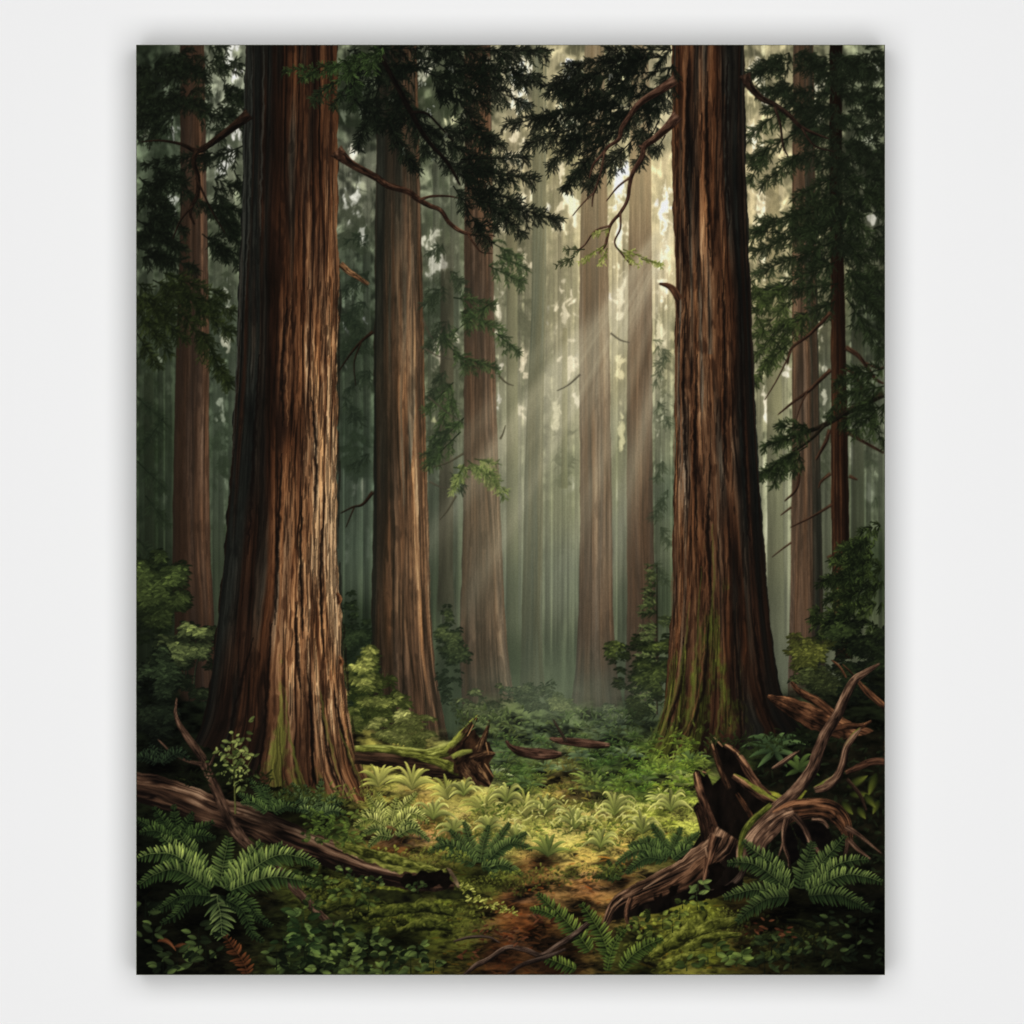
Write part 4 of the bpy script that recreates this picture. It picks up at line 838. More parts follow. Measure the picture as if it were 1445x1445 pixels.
holes([(800,98,4,(200,196,166)),(860,108,5,(196,196,180)),(880,80,3,(150,148,126)),(835,118,3,(170,164,134)),(845,160,4,(190,182,150)),(880,150,4,(176,170,140)),(815,180,5,(196,188,152)),(790,165,4,(188,180,146)),(868,205,4,(192,184,146)),(905,175,4,(186,178,142)),(925,150,4,(150,144,118)),(770,150,3,(186,178,146)),(905,110,3,(120,116,92)),(850,225,4,(196,186,150)),(885,228,4,(200,190,152))])
f = fig('branch', F_RIGHT, 'thin bare branches curving down to the left, tipped with green')
K2 = dict(dark=(24,15,11), midc=(66,44,33), lite=(122,90,70))
branch(f, [(955,112,8),(930,128,6),(905,144,4.6),(890,162,3.8),(878,180,3.4),(874,196,2.8),(860,206,2.4),(850,218,2),(838,232,1.6),(832,252,1)], **K2)
branch(f, [(854,212,1.8),(848,245,1.5),(838,275,1.4),(836,292,.9)], **K2)
branch(f, [(838,272,1.4),(822,288,1.1),(808,305,.8)], **K2)
branch(f, [(958,162,9),(944,178,6.5),(925,195,5),(910,206,4.2),(906,222,3.6),(893,245,3.2),(889,262,2.8),(886,282,2.5),(876,300,2.4),(862,318,2.2),(855,345,1.8),(845,358,1.2)], **K2)
branch(f, [(908,208,2.6),(901,205,1)], **K2)
branch(f, [(890,250,2),(872,264,1.5),(856,284,1)], **K2)
branch(f, [(876,298,2),(876,322,1.6),(868,342,1.4),(878,358,1.4),(892,375,1)], **K2)
branch(f, [(862,318,1.8),(840,326,1.5),(826,345,1.3),(812,356,1)], **K2)
f = fig('bough', F_RIGHT, 'small yellow green sprigs at the tips of the bare branches')
for b in [(855,345,816,372,11),(862,322,838,330,9),(880,352,930,372,12),(872,350,900,374,9),(858,350,848,372,9),(905,365,934,374,8)]:
    bough(f, *b, dark=(86,92,40), lite=(176,180,96), lit=.8, fill=0, nl=5, nw=2.2, dens=.8)
for b in [(826,352,796,352,10),(812,362,784,376,9)]:
    bough(f, *b, dark=(36,40,24), lite=(84,92,56), lit=.5, fill=.3, nl=6, nw=2.2)

K3 = dict(dark=(14,10,8), midc=(40,28,21), lite=(80,58,43))
f = fig('branch', F_RIGHT, 'bare branch curving down to the right')
for pts in [[(1052,104,9),(1058,120,6),(1075,138,4.4),(1095,148,3.6),(1115,163,3.2),(1130,178,2.8),(1150,188,2),(1172,196,1)],[(1094,150,2.4),(1102,175,2),(1106,205,1.6),(1114,222,1)],[(1132,180,2),(1150,205,1.6),(1178,214,1)]]:
    branch(f, pts, **K3)

# ------------------------------------------------------------------ things lying and growing on the floor
def blob(f, poly, dark, lite, seed=1, sx=12, sy=8, rag=2.0, amp=.9, soft=1.5):
    p = np.asarray(poly, np.float32)
    g = grid(p[:, 0].min() - 6, p[:, 1].min() - 6, p[:, 0].max() + 6, p[:, 1].max() + 6)
    s_, X, Y = g
    Xw = X + (fbm(X / 7, Y / 7, seed + 2, 3) - .5) * 2 * rag; Yw = Y + (fbm(X / 7, Y / 7, seed + 3, 3) - .5) * 2 * rag
    m = poly_mask(poly, Xw, Yw).astype(np.float32)
    m = blurbox(blurbox(m, 1, 0), 1, 1)
    v = np.clip(.5 + amp * (fbm(X / sx, Y / sy, seed, 4) - .5) * 2, 0, 1)[..., None]
    col = C(*dark) * (1 - v) + C(*lite) * v
    img[s_] = img[s_] * (1 - m[..., None]) + col * m[..., None]
    if f is not None:
        fd = fid[s_]; fd[m > .5] = f

def frond(f, pts, wmax, dark, lite, pitch=4.0, pw=3.2, ang=1.22, dim=1.0, under=.8):
    """one fern frond: midrib through pts with pairs of leaflets over its own dark underside"""
    q = catmull(pts, 160); d = np.hypot(*np.diff(q, axis=0).T); cs = np.concatenate([[0], np.cumsum(d)]); L = cs[-1]
    n = max(5, int(L / pitch)); sv = (np.linspace(.13, .985, n) + rng.uniform(-.3, .3, n) * pitch / L).astype(np.float32).clip(.03, .99)
    P = np.stack([np.interp(sv * L, cs, q[:, k]) for k in (0, 1)], 1)
    T = np.stack([np.interp(np.minimum(sv * L + 2, L), cs, q[:, k]) - np.interp(np.maximum(sv * L - 2, 0), cs, q[:, k]) for k in (0, 1)], 1); T /= np.hypot(T[:, 0], T[:, 1])[:, None] + 1e-6
    wl = wmax * (np.sin(np.pi * np.clip(sv, 0, 1) ** .7 * .95) ** .8 * .95 + .05)
    dk, lt_ = C(*dark), C(*lite)
    if under: strokes(P[:-1], None, P[1:] + T[1:], np.maximum(wl[:-1] * 1.45, 2), dk * .45, prof='flat', f=f, alpha=under, soft=.6)
    along = .50 + .55 * np.sin(np.pi * np.clip(sv, 0, 1) ** .9)
    for sd in (-1, 1):
        N = np.stack([-T[:, 1], T[:, 0]], 1) * sd
        aj = ang + rng.standard_normal(n) * .10
        D = T * np.cos(aj)[:, None] + N * np.sin(aj)[:, None]
        l = wl * U(.8, 1.12, n); B = P + D * l[:, None] * .55; E = P + D * l[:, None] + T * (l * .16)[:, None]; E[:, 1] += l * .10
        up = np.clip(.5 - .5 * N[:, 1], 0, 1)
        t = np.clip((.22 + .62 * up) * U(.55, 1.25, n) * dim * along, 0, 1.1)[:, None]
        c = dk * (1 - t) + lt_ * t
        strokes(P, B, E, np.minimum(pw, pitch * 1.1) * (.5 + .5 * (wl / wmax)) * U(.85, 1.15, n), c * .62, np.clip(c * 1.2, 0, 1), prof='leaf', f=f, soft=.3, mid=.12, edge=-.22 * sd)
    c = (dk * .4 + lt_ * .6) * dim
    strokes(P[:-1], None, P[1:], np.linspace(1.5, .7, n - 1).astype(np.float32), np.clip(c, 0, 1), f=f, prof='flat', alpha=.65)

def fern(label, cx, cy, tips, w, dark, lite, arch=.22, name='fern', parent=-1, pitch=4.0, pw=3.0, simple=False, dim=None, group=None):
    f = fig(name, parent, label)
    tips = sorted(tips, key=lambda t: t[1])
    R = max(math.hypot(tx - cx, ty - cy) for tx, ty in tips)
    shade(cx, cy + R * .05, R * .8, R * .42, .28 if lite[0] > 180 else .6)
    for i, (tx, ty) in enumerate(tips):
        dx, dy = tx - cx, ty - cy; L = math.hypot(dx, dy)
        arch_ = arch * rng.uniform(.5, 1.2) * (.25 if dy < -abs(dx) * .55 else 1.0)
        midp = (cx + dx * .5 + rng.uniform(-.03, .03) * L, cy + dy * .5 - abs(dx) * arch_ - 2)
        q3 = (cx + dx * .8, cy + dy * .8 - abs(dx) * arch_ * .7)
        dm = rng.uniform(.8, 1.1) if dim is None else dim[i % len(dim)]
        if simple:
            A = np.array([[cx, cy]]); E = np.array([[tx, ty]]); B = np.array([[cx + dx * .45, cy + dy * .75 - abs(dx) * arch - L * .12]])
            t = rng.uniform(.45, 1.05)
            c = C(*dark) * (1 - t) + C(*lite) * t
            strokes(A, B, E, w, c * .5, np.clip(c * 1.2, 0, 1), prof='leaf', f=f, soft=.35, mid=.15, edge=.25 * (1 if dx < 0 else -1), alpha=.95)
        else:
            frond(f, [(cx, cy), midp, q3, (tx, ty)], w, dark, lite, pitch=pitch, pw=pw, dim=dm)
    return f

def rnd_tips(cx, cy, R, n, a0=-172, a1=-8, flat=.72):
    a = np.radians(np.linspace(a0, a1, n) + rng.uniform(-9, 9, n)); r = R * rng.uniform(.72, 1.12, n)
    return [(cx + math.cos(q) * k, cy + math.sin(q) * k * flat) for q, k in zip(a, r)]

# ferns in the half shade of the middle ground
GD, GL = (30, 44, 28), (104, 134, 84)
spec = [('small pale grey green fern just right of the root snag', 702, 1096, 22, 7, (70,90,62), (170,184,136)),
 ('dark spiky fern in the middle, below the short broken log', 740, 1112, 30, 9, (32,48,28), (96,124,74)),
 ('small pale fern on the right of the middle path', 800, 1090, 26, 8, (52,74,50), (150,168,120)),
 ('blurred green fern between path and far log', 770, 1090, 24, 7, (46,64,44), (110,134,92)),
 ('large shaded fern on the right of the path in the middle distance', 884, 1072, 34, 10, (30,44,32), (112,136,98)),
 ('feathery green fern just above the sunlit grass, right of centre', 838, 1118, 44, 12, (48,70,36), (130,154,82)),
 ('shaded fern in front of the mossy foot of the giant right trunk', 905, 1108, 34, 10, (40,58,34), (120,146,86)),
 ('arching green fern at the left foot of the giant right trunk', 946, 1096, 32, 11, (38,56,30), (136,162,88)),
 ('fern against the mossy root of the giant right trunk', 974, 1078, 30, 9, (30,46,26), (110,138,78)),
 ('yellow green fern at the right end of the sunlit patch', 936, 1132, 30, 10, (96,108,50), (206,206,116)),
 ('fern by the splintered stump, at the edge of the sun', 962, 1110, 30, 9, (70,90,44), (170,180,98)),
 ('dim fern behind the far logs', 868, 1038, 24, 8, (36,48,38), (84,104,76)),
 ('dim fern in front of the farthest log', 820, 1074, 28, 9, (38,54,40), (94,116,84))]
for lb, x, y, R, n, d, l in spec:
    fern(lb, x, y, rnd_tips(x, y, R, n), 5.2, d, l, simple=True, arch=.12)
x = U(690, 985, 150); y = U(1040, 1122, 150)
tufts(F_FLOOR, x, y, lambda a, b: GR(a, b) * np.array([1.0, 1.12, .95], np.float32), L=13, k0=.6, k1=1.5)
n = 500                                           # low leaves filling between the ferns
x = U(690, 1000, n); y = np.sort(U(1020, 1128, n)); c = GR(x, y) * U(.55, 1.45, n)[:, None] * np.array([1.02, 1.0, .82], np.float32)
spray(np.stack([x, y], 1), -np.pi / 2 + rng.standard_normal(n) * .9, U(6, 15, n), U(1.6, 3.4, n), c * .8, c * 1.2, droop=.35, f=F_FLOOR, prof='leaf', alpha=.8)

# fallen logs far back
WOOD = dict(dark=(20,13,9), midc=(74,50,38), lite=(140,106,82), gl=24)
f = fig('fallen_log', -1, 'short broken log lying in the middle distance, right of the mossy log')
limb([(714,1046,1.5),(722,1055,4),(735,1061,7.5),(760,1065,8.5),(780,1066,7),(794,1065,3)], f, seed=5, rag=.2, **WOOD)
f = fig('fallen_log', -1, 'farthest fallen log with a thin upright snag, in the misty middle')
limb([(776,1043,2),(790,1046,5),(815,1049,6.5),(845,1052,5.5),(862,1053,3)], f, seed=6, rag=.15, **WOOD)
limb([(781,1016,1.2),(788,1028,2),(800,1048,3)], f, dark=(20,16,12), midc=(44,36,28), lite=(80,66,52))

# mossy log with its torn root plate
f = fig('mossy_log', -1, 'mossy fallen log with a torn dark root plate, behind the sunlit ferns')
limb([(500,1068,11),(540,1071,14),(580,1077,16),(620,1084,17),(655,1084,16)], f, dark=(16,11,8), midc=(60,42,29), lite=(108,80,58), seed=12, nr=4, rag=.12)
limb([(500,1058,5),(540,1058,6),(575,1062,7),(610,1066,8),(640,1056,8),(655,1044,6)], f, dark=(34,34,14), midc=(92,96,38), lite=(196,198,104), seed=19, gl=18, rag=.3, bias=.08)
limb([(590,1070,5),(625,1078,7),(650,1092,6)], f, dark=(30,30,12), midc=(80,84,32), lite=(150,152,70), seed=20, gl=12, rag=.4)
fr = fig('root_plate', f, 'torn dark splintered roots')
R_ = dict(dark=(14,9,6), midc=(50,33,22), lite=(136,102,66), gl=14, rag=.3)
blob(fr, [(640,1062),(652,1040),(668,1030),(676,1040),(690,1048),(698,1064),(690,1078),(698,1098),(690,1112),(676,1108),(660,1098),(640,1092)], (14,9,6), (58,38,24), seed=3, sx=7, sy=12)
limb([(632,1064,9),(646,1048,8.5),(660,1030,6.5),(676,1010,2)], fr, moss=(128,132,56), mossamt=.5, seed=13, **R_)
limb([(672,1085,12),(678,1058,8),(686,1036,4),(692,1016,1.5)], fr, seed=14, **R_)
limb([(664,1074,9),(684,1066,6),(700,1065,2.2)], fr, seed=15, light=(.2,-.9), **R_)
limb([(660,1078,10),(678,1094,8),(692,1110,2.5)], fr, seed=16, light=(.6,-.5), **R_)
limb([(650,1080,8),(664,1098,6),(676,1112,2)], fr, seed=17, **R_)
limb([(640,1074,8),(654,1066,7),(668,1062,4)], fr, moss=(120,124,56), mossamt=.6, seed=18, **R_)
strokes(np.array([[684,1078],[686,1048],[660,1040]]), None, np.array([[697,1098],[690,1066],[673,1014]]), 2.2, C(206,158,104), C(150,104,66), f=fr, alpha=.75)
strokes(np.array([[510,1054],[560,1056],[600,1060]]), None, np.array([[556,1054],[604,1060],[644,1046]]), 4.5, C(190,194,104), f=f, alpha=.5, soft=.9)

# sunlit ferns
YD, YL = (84, 92, 34), (204, 198, 100)
for lb, x, y, R, n in [('sunlit fern at the foot of the giant left trunk, under the mossy log', 535, 1112, 36, 10), ('bright fern right of the one at the foot of the giant left trunk', 582, 1116, 40, 11),
      ('sunlit fern below the torn roots of the mossy log', 632, 1130, 36, 10), ('bright yellow fern in the very middle of the sunlit patch', 684, 1150, 38, 12), ('bright fern right of centre on the far rim of the sunlit patch', 742, 1154, 38, 11)]:
    fern(lb, x, y, rnd_tips(x, y, R, n + 3, flat=.95), 5.4, YD, YL, simple=True, arch=.3)
for i in range(46):                                # green shade between the sunlit plants
    x = 790 + rng.standard_normal() * 110; y = 1160 + rng.standard_normal() * 24
    n = 9
    c = C(70, 88, 34) * U(.7, 1.3, n)[:, None]
    spray(np.stack([x + rng.standard_normal(n) * 9, y + rng.standard_normal(n) * 2.5], 1), -np.pi / 2 + rng.standard_normal(n) * .9, U(5, 11, n), U(2, 3.6, n), c * .7, c * 1.2, droop=.4, f=F_FLOOR, prof='leaf', alpha=.75, soft=.5)
for x, y, R, n in [(612,1158,36,10),(655,1124,28,9),(716,1134,32,10),(770,1150,34,10),(812,1172,38,11),(868,1152,38,11),(908,1178,36,11),(948,1146,34,10),(640,1178,28,9),(728,1186,28,9),(848,1198,30,9),(690,1174,26,8)]:
    F_ = fig('fern', -1, 'one of the small bright ferns scattered over the sunlit patch')
    shade(x, y - 3, R * .7, R * .3, .5)
    for tx, ty in sorted(rnd_tips(x, y, R, n, flat=.85), key=lambda q: q[1]):
        dx, dy = tx - x, ty - y; kk = rng.uniform(.62, 1.06)
        c = np.minimum(C(224, 216, 120) * kk, .93)
        strokes(np.array([[x, y]]), np.array([[x + dx * .5, y + dy * 1.05 - abs(dx) * .42 - R * .12]]), np.array([[tx, ty + abs(dx) * .12]]), 5.2, c * np.array([.36, .42, .34], np.float32), c, prof='leaf', f=F_, soft=.3, mid=.1, edge=.28 * (1 if dx < 0 else -1))
n = 90
x = 800 + rng.standard_normal(n) * 60; y = 1152 + rng.standard_normal(n) * 10
spray(np.stack([x, y], 1), -np.pi / 2 + rng.standard_normal(n) * .8, U(6, 14, n), U(1.8, 3, n), C(176, 172, 84), C(234, 226, 146), droop=.35, f=F_FLOOR, prof='leaf', alpha=.9)
fern('large sunlit fern with toothed fronds left of the sunlit patch', 550, 1172, [(508,1150),(518,1122),(533,1119),(588,1120),(596,1140),(604,1160),(592,1176),(500,1168),(560,1128)], 11, (88,102,42), (232,226,128), arch=.3, pitch=3.4, pw=2.8)
fern('low fern with pale edged fronds below the large sunlit fern', 556, 1184, [(508,1182),(520,1196),(590,1166),(606,1188),(535,1170)], 8, (40,60,28), (186,192,108), arch=.25, pitch=3.4, pw=2.6)
fern('dark green fern standing alone in the middle of the clearing', 677, 1226, [(655,1160),(635,1172),(616,1184),(604,1205),(720,1162),(744,1176),(752,1200),(738,1236),(690,1166),(700,1238),(624,1212)], 11, (26,42,22), (112,136,76), arch=.22, pitch=3.6, pw=3.0)
fern('small green fern right of the lone dark fern', 774, 1210, [(750,1188),(760,1180),(784,1178),(800,1190),(806,1202),(742,1200),(772,1178)], 6.5, (44,62,30), (128,142,70), arch=.2, simple=True)
fern('dark fern under the pale root of the splintered stump', 947, 1216, [(921,1163),(914,1182),(888,1196),(870,1221),(988,1176),(962,1168),(884,1234),(980,1196),(900,1210)], 11, (28,44,24), (96,122,66), arch=.2, pitch=3.6, pw=3.0)
fern('small dark fern at the right end of the path', 872, 1246, [(846,1222),(858,1214),(880,1222),(838,1240)], 7, (24,36,18), (84,104,52), arch=.2, pitch=3.4, pw=2.6)
n = 300                                            # moss cushions along the near floor
for (cx, cy, rx, ry, k) in [(600,1215,60,12,1.0),(760,1240,60,10,.9),(560,1290,70,26,1.0),(640,1300,50,26,.9),(470,1262,50,20,.9),(980,1318,70,20,1.15),(1010,1300,50,14,1.1),(920,1345,60,14,.7),(1110,1330,60,18,.5),(700,1250,60,14,.9),(830,1232,40,8,.9)]:
    x = cx + rng.standard_normal(n) * rx * .5; y = np.sort(cy + rng.standard_normal(n) * ry * .5)
    b = (C(112, 118, 46) * k)[None] * U(.3, 1.15, n)[:, None] * np.clip(1.15 - (y - cy) / ry * .35, .4, 1.5)[:, None]
    spray(np.stack([x, y], 1), U(-2.6, -.5, n), U(4, 10, n), U(3, 6.5, n), b * .7, b, droop=.4, f=F_FLOOR, alpha=.75, soft=.7)

f = fig('moss_mound', -1, 'bright moss covered ridge at the bottom, right of the two upright fern fronds')
MS = dict(dark=(22,24,8), midc=(74,78,28), lite=(142,144,62), gl=10, rag=.45, nr=1.6)
for pts in [[(918,1352,5),(945,1334,11),(972,1318,12),(994,1304,9)],[(985,1318,8),(1010,1306,10),(1036,1302,8),(1060,1296,4)],[(965,1346,6),(990,1330,9),(1020,1322,7),(1046,1320,4)],[(930,1368,6),(960,1356,8),(990,1348,5)],[(990,1300,6),(994,1290,7),(988,1284,3)]]:
    limb(pts, f, seed=int(pts[0][0]), bias=.04, **MS)
f = fig('moss_mound', -1, 'low dark moss ridge in the lower right corner')
for pts in [[(1060,1336,4),(1084,1324,8),(1110,1320,6),(1130,1322,3)],[(1050,1362,5),(1090,1350,9),(1130,1342,7)],[(1110,1300,3),(1136,1304,5),(1160,1310,3)]]:
    limb(pts, f, seed=int(pts[0][0]), dark=(8,10,5), midc=(34,42,18), lite=(76,84,36), gl=10, rag=.45, nr=1.6)
f = fig('moss_mound', -1, 'moss covered hummocks below the left log, behind the round leaved mat')
for pts in [[(430,1300,4),(462,1282,9),(500,1272,10),(540,1270,8),(566,1274,4)],[(520,1294,5),(560,1284,10),(600,1280,9),(640,1290,5)],[(560,1316,5),(600,1306,9),(640,1310,6)],[(470,1262,3),(490,1250,6),(520,1254,4)]]:
    limb(pts, f, seed=int(pts[0][0]), dark=(16,18,7), midc=(58,64,24), lite=(112,116,48), gl=10, rag=.45, nr=1.6)
for a_ in [(560,1330,60,16,.6),(470,1300,40,10,.5),(610,1262,60,10,.6),(330,1300,80,40,.7),(450,1232,60,12,.6),(1090,1300,60,20,.6),(700,1352,60,16,.5)]: shade(*a_)

# dead branch and log on the left
F_LOG = fig('fallen_log', -1, 'long weathered log lying in from the left edge, mossy and hollow at its right end')
limb([(180,1108,20),(235,1122,23),(300,1146,22),(350,1160,22),(400,1180,21),(460,1204,20),(520,1226,18),(575,1240,17),(612,1247,13),(642,1253,6)], F_LOG, dark=(14,9,7), midc=(72,50,36), lite=(160,128,100), seed=33, nr=4, gl=60, rag=.12, grain=1.2, light=(-.1,-.95))
g_, X, Y = grid(480, 1190, 650, 1250)
blob(F_LOG, [(470,1188),(505,1194),(560,1208),(600,1220),(632,1230),(612,1236),(590,1234),(560,1232),(525,1220),(500,1210),(476,1198)], (44,48,18), (138,138,62), seed=7, sx=9, sy=4, rag=4)
limb([(480,1192,4),(520,1204,7),(560,1216,7),(600,1226,5),(630,1232,2)], F_LOG, dark=(30,32,12), midc=(84,88,34), lite=(158,156,76), seed=77, gl=9, rag=.5, nr=1.6)
fh = fig('hollow_end', F_LOG, 'black rotten hollow')
blob(fh, [(562,1244),(574,1236),(588,1236),(596,1230),(612,1232),(622,1227),(634,1234),(640,1246),(634,1254),(616,1252),(606,1257),(590,1252),(574,1255)], (4,3,2), (13,9,6), seed=8, rag=4)
blob(F_LOG, [(630,1224),(637,1228),(646,1243),(652,1256),(646,1254),(638,1240)], (44,34,24), (130,108,80), seed=9, rag=1)
for x, y, d in [(565,1268,14),(540,1262,12),(640,1262,10)]:
    blob(F_FLOOR, [(x-30,y),(x-10,y-6),(x+30,y-4),(x+20,y+8),(x-20,y+8)], (10,10,6), (40,44,18), seed=x)
f = fig('dead_branch', -1, 'thin bare dead branch leaning up over the left log')
DB = dict(dark=(18,12,9), midc=(74,53,40), lite=(142,110,86), gl=24, rag=.15)
limb([(249,985,1.2),(248,1012,3),(262,1038,5),(282,1066,6.2),(292,1088,6.8),(304,1115,7.2),(320,1152,8),(334,1176,9),(352,1196,8),(380,1216,6.5)], f, seed=41, **DB)
limb([(285,1080,3.4),(262,1074,2.6),(244,1064,2),(222,1044,1.2)], f, seed=42, **DB)
limb([(296,1082,2.4),(301,1070,1.6),(304,1058,.9)], f, seed=43, **DB)
f = fig('dead_branch', -1, 'lower broken end of a dead branch lying on the moss below the left log')
limb([(378,1214,7),(420,1260,6.4),(450,1290,5.5),(472,1308,2.5)], f, seed=44, **DB)
f = fig('leafy_plant', -1, 'slender young plant with small pale leaves between dead branch and giant left trunk')
limb([(332,1150,1.6),(331,1110,1.4),(329,1070,1.1),(328,1032,.7)], f, dark=(30,34,16), midc=(80,84,40), lite=(120,124,64))
limb([(331,1112,1.2),(346,1088,1),(358,1066,.6)], f, dark=(30,34,16), midc=(80,84,40), lite=(120,124,64))
n = 90
x = 334 + rng.standard_normal(n) * 15; y = 1074 + rng.standard_normal(n) * 22; x = np.clip(x, 285, 368)
tq = rng.random(n).astype(np.float32)[:, None]
c = C(40,52,24) * (1 - tq) + C(146,160,92) * tq
spray(np.stack([x, y], 1), np.where(rng.random(n) < .5, 0, np.pi) + rng.standard_normal(n) * .6, U(6, 11, n), U(4, 6.5, n), c * .85, c * 1.1, f=f, prof='leaf', mid=.15, edge=.15)
# shaded ferns under the left log and at the giant's foot
fern('dim dark fern in the shade at the left edge above the log', 226, 1080, rnd_tips(226, 1080, 42, 9), 8, (10,15,10), (48,66,44), pitch=4, pw=3)
fern('green fern left of two at the foot of the giant left trunk, behind the log', 382, 1150, [(352,1098),(336,1120),(340,1134),(376,1108),(402,1114),(420,1132),(424,1146),(366,1104)], 9, (22,36,20), (104,134,74), arch=.16, pitch=3.4, pw=2.8)
fern('green fern right of two at the foot of the giant left trunk', 446, 1154, [(412,1106),(404,1116),(454,1100),(478,1119),(486,1130),(488,1148),(430,1108),(420,1142)], 9, (24,38,22), (124,150,92), arch=.18, pitch=3.4, pw=2.8)
fern('dark green fern behind the big front fern, under the log', 250, 1192, [(217,1140),(245,1136),(272,1148),(302,1160),(192,1156),(304,1184),(196,1176)], 11, (14,24,12), (74,100,52), arch=.14, pitch=3.8, pw=3.2)
n = 130
x = U(430, 512, n); y = np.sort(U(1148, 1190, n)); c = (GR(x, y) * .4 + C(34, 48, 22)) * U(.5, 1.5, n)[:, None]
spray(np.stack([x, y], 1), rng.standard_normal(n) * .7 + np.where(rng.random(n) < .5, 0, np.pi), U(6, 12, n), U(3.5, 6, n), c * .8, c * 1.2, droop=.1, f=F_FLOOR, prof='leaf', mid=.15, edge=.2)

# ------------------------------------------------------------------ splintered stump and tangle on the right
f = fig('fallen_log', -1, 'splintered red brown log jutting left from the right edge, above the root tangle')
SW = dict(dark=(14,9,6), midc=(72,45,29), lite=(168,116,76), gl=26, rag=.2)
limb([(1084,983,2.5),(1098,990,8),(1120,1000,14),(1150,1014,17),(1180,1026,16),(1215,1040,14),(1255,1058,13)], f, seed=51, nr=4, **SW)
limb([(1117,963,2.2),(1130,977,5),(1152,990,6.5),(1184,1012,5)], f, seed=52, **SW)
limb([(1170,1034,3),(1195,1026,5),(1216,1026,4),(1232,1018,1.5)], f, seed=53, **SW)
f = fig('dead_branch', -1, 'bare branch stub slanting down at the right edge')
limb([(1208,958,2.5),(1222,974,4.5),(1240,990,5),(1256,1004,5)], f, seed=54, **SW)
limb([(1174,932,1),(1186,942,2.2),(1196,958,1.4)], f, seed=55, **SW)
limb([(1190,938,.8),(1202,950,1.6),(1214,962,1.6)], f, seed=56, **SW)
blob(F_FLOOR, [(1060,1090),(1130,1060),(1249,1030),(1249,1260),(1180,1270),(1060,1240),(1040,1180)], (5,6,3), (24,22,12), seed=57, soft=3)
n = 420
x = U(1070, 1249, n); y = np.sort(U(1040, 1250, n)); tq = rng.random(n).astype(np.float32)[:, None]
spray(np.stack([x, y], 1), U(0, 6.28, n), U(6, 16, n), U(3, 6, n), C(7, 9, 5) * (1 + 2 * tq), C(10, 13, 7) * (1 + 3 * tq), f=F_FLOOR, prof='leaf', alpha=.8)
fern('dark blue green fern behind the splintered stump', 1094, 1062, [(1046,1056),(1056,1042),(1071,1038),(1088,1034),(1108,1036),(1126,1040),(1138,1052),(1058,1070),(1130,1072),(1070,1084),(1112,1084)], 9, (20,34,20), (88,116,74), arch=.2, simple=True)
fern('small dark fern between the stump and the long curved branch', 1128, 1090, [(1106,1076),(1120,1064),(1146,1066),(1160,1078),(1110,1096),(1158,1096)], 8, (20,32,16), (80,104,52), simple=True)
blob(fig('moss_mound', -1, 'bright green moss cushion between the stump and the curved branch'), [(1068,1118),(1085,1116),(1105,1124),(1122,1120),(1128,1108),(1140,1118),(1128,1136),(1105,1150),(1085,1146),(1072,1132)], (60,64,20), (150,148,54), seed=58, sx=8, sy=5)
f = fig('broad_leaf_plant', -1, 'low yellow green broad leaves behind the roots at the right edge')
for x, y, a, l, w in [(1196,1112,-.5,34,14),(1200,1122,.0,28,12),(1238,1092,1.9,34,14),(1190,1132,.9,24,12),(1212,1140,1.0,20,12),(1242,1130,2.0,22,11),(1222,1122,.9,24,12)]:
    E = np.array([[x + math.cos(a) * l, y + math.sin(a) * l]])
    strokes(np.array([[x, y]]), None, E, w, C(20, 26, 10), C(84, 90, 34), prof='leaf', f=f, soft=.6, mid=.15, edge=.3)
F_ST = fig('splintered_stump', -1, 'splintered hollow stump with jagged spires and pale creeping roots on the right')
blob(F_ST, [(1003,1044),(1006.5,1040.5),(1012,1043),(1021,1054),(1024.5,1050.5),(1033,1055.5),(1048.6,1071),(1055,1084),(1071,1106),(1076,1117.5),(1100,1128),(1096,1142),(1071,1151),(1050,1173),(1046,1200),(1050,1250),(1000,1262),(930,1290),(862,1300),(880,1262),(940,1230),(976,1200),(991,1176),(986.6,1159.6),(979,1141),(984,1134),(991,1134),(984,1111),(981,1089),(986.6,1086.5),(994,1086.5),(999,1093),(1006.5,1108.7),(1020,1097),(1014,1071),(1004,1054)], (5,4,3), (20,14,10), seed=60, sx=10, sy=24, rag=1.2)
ST = dict(dark=(12,8,6), midc=(72,47,33), lite=(170,126,92), gl=26, rag=.2)
limb([(1000,1196,9),(996,1170,8),(988,1145,6.5),(982,1140,3)], F_ST, seed=61, dark=(8,6,5), midc=(34,22,15), lite=(96,66,46), gl=26)
limb([(983,1090,4),(987,1112,6),(995,1135,7),(1003,1158,7),(1008,1180,8),(1002,1205,10)], F_ST, seed=62, **ST)
limb([(1005,1043,3),(1011,1066,4.5),(1020,1092,5),(1030,1115,4)], F_ST, seed=63, dark=(10,7,5), midc=(46,30,20), lite=(120,84,56), gl=26)
limb([(1022,1053,3),(1034,1059,4.5),(1046,1072,6),(1058,1092,7),(1072,1112,7),(1088,1126,5)], F_ST, seed=64, light=(.3,-.8), **ST)
limb([(1034,1096,4),(1048,1104,6),(1062,1114,7),(1080,1126,7),(1098,1134,5)], F_ST, seed=65, moss=(130,132,52), mossamt=.45, **ST)
limb([(1040,1120,3),(1052,1138,4),(1062,1156,4),(1066,1172,2)], F_ST, seed=66, dark=(8,6,5), midc=(52,32,20), lite=(120,78,50), gl=20)
strokes(np.array([[1004,1046],[1008,1041],[1024,1051],[1040,1062],[982,1090],[986,1087],[1036,1094]]), None, np.array([[1009,1060],[1021,1055],[1040,1062],[1056,1084],[988,1116],[998,1092],[1062,1112]]), 2.6, C(214,166,118), C(150,106,72), f=F_ST, alpha=.8)
fr = fig('root', F_ST, 'thick pale roots creeping down to the left')
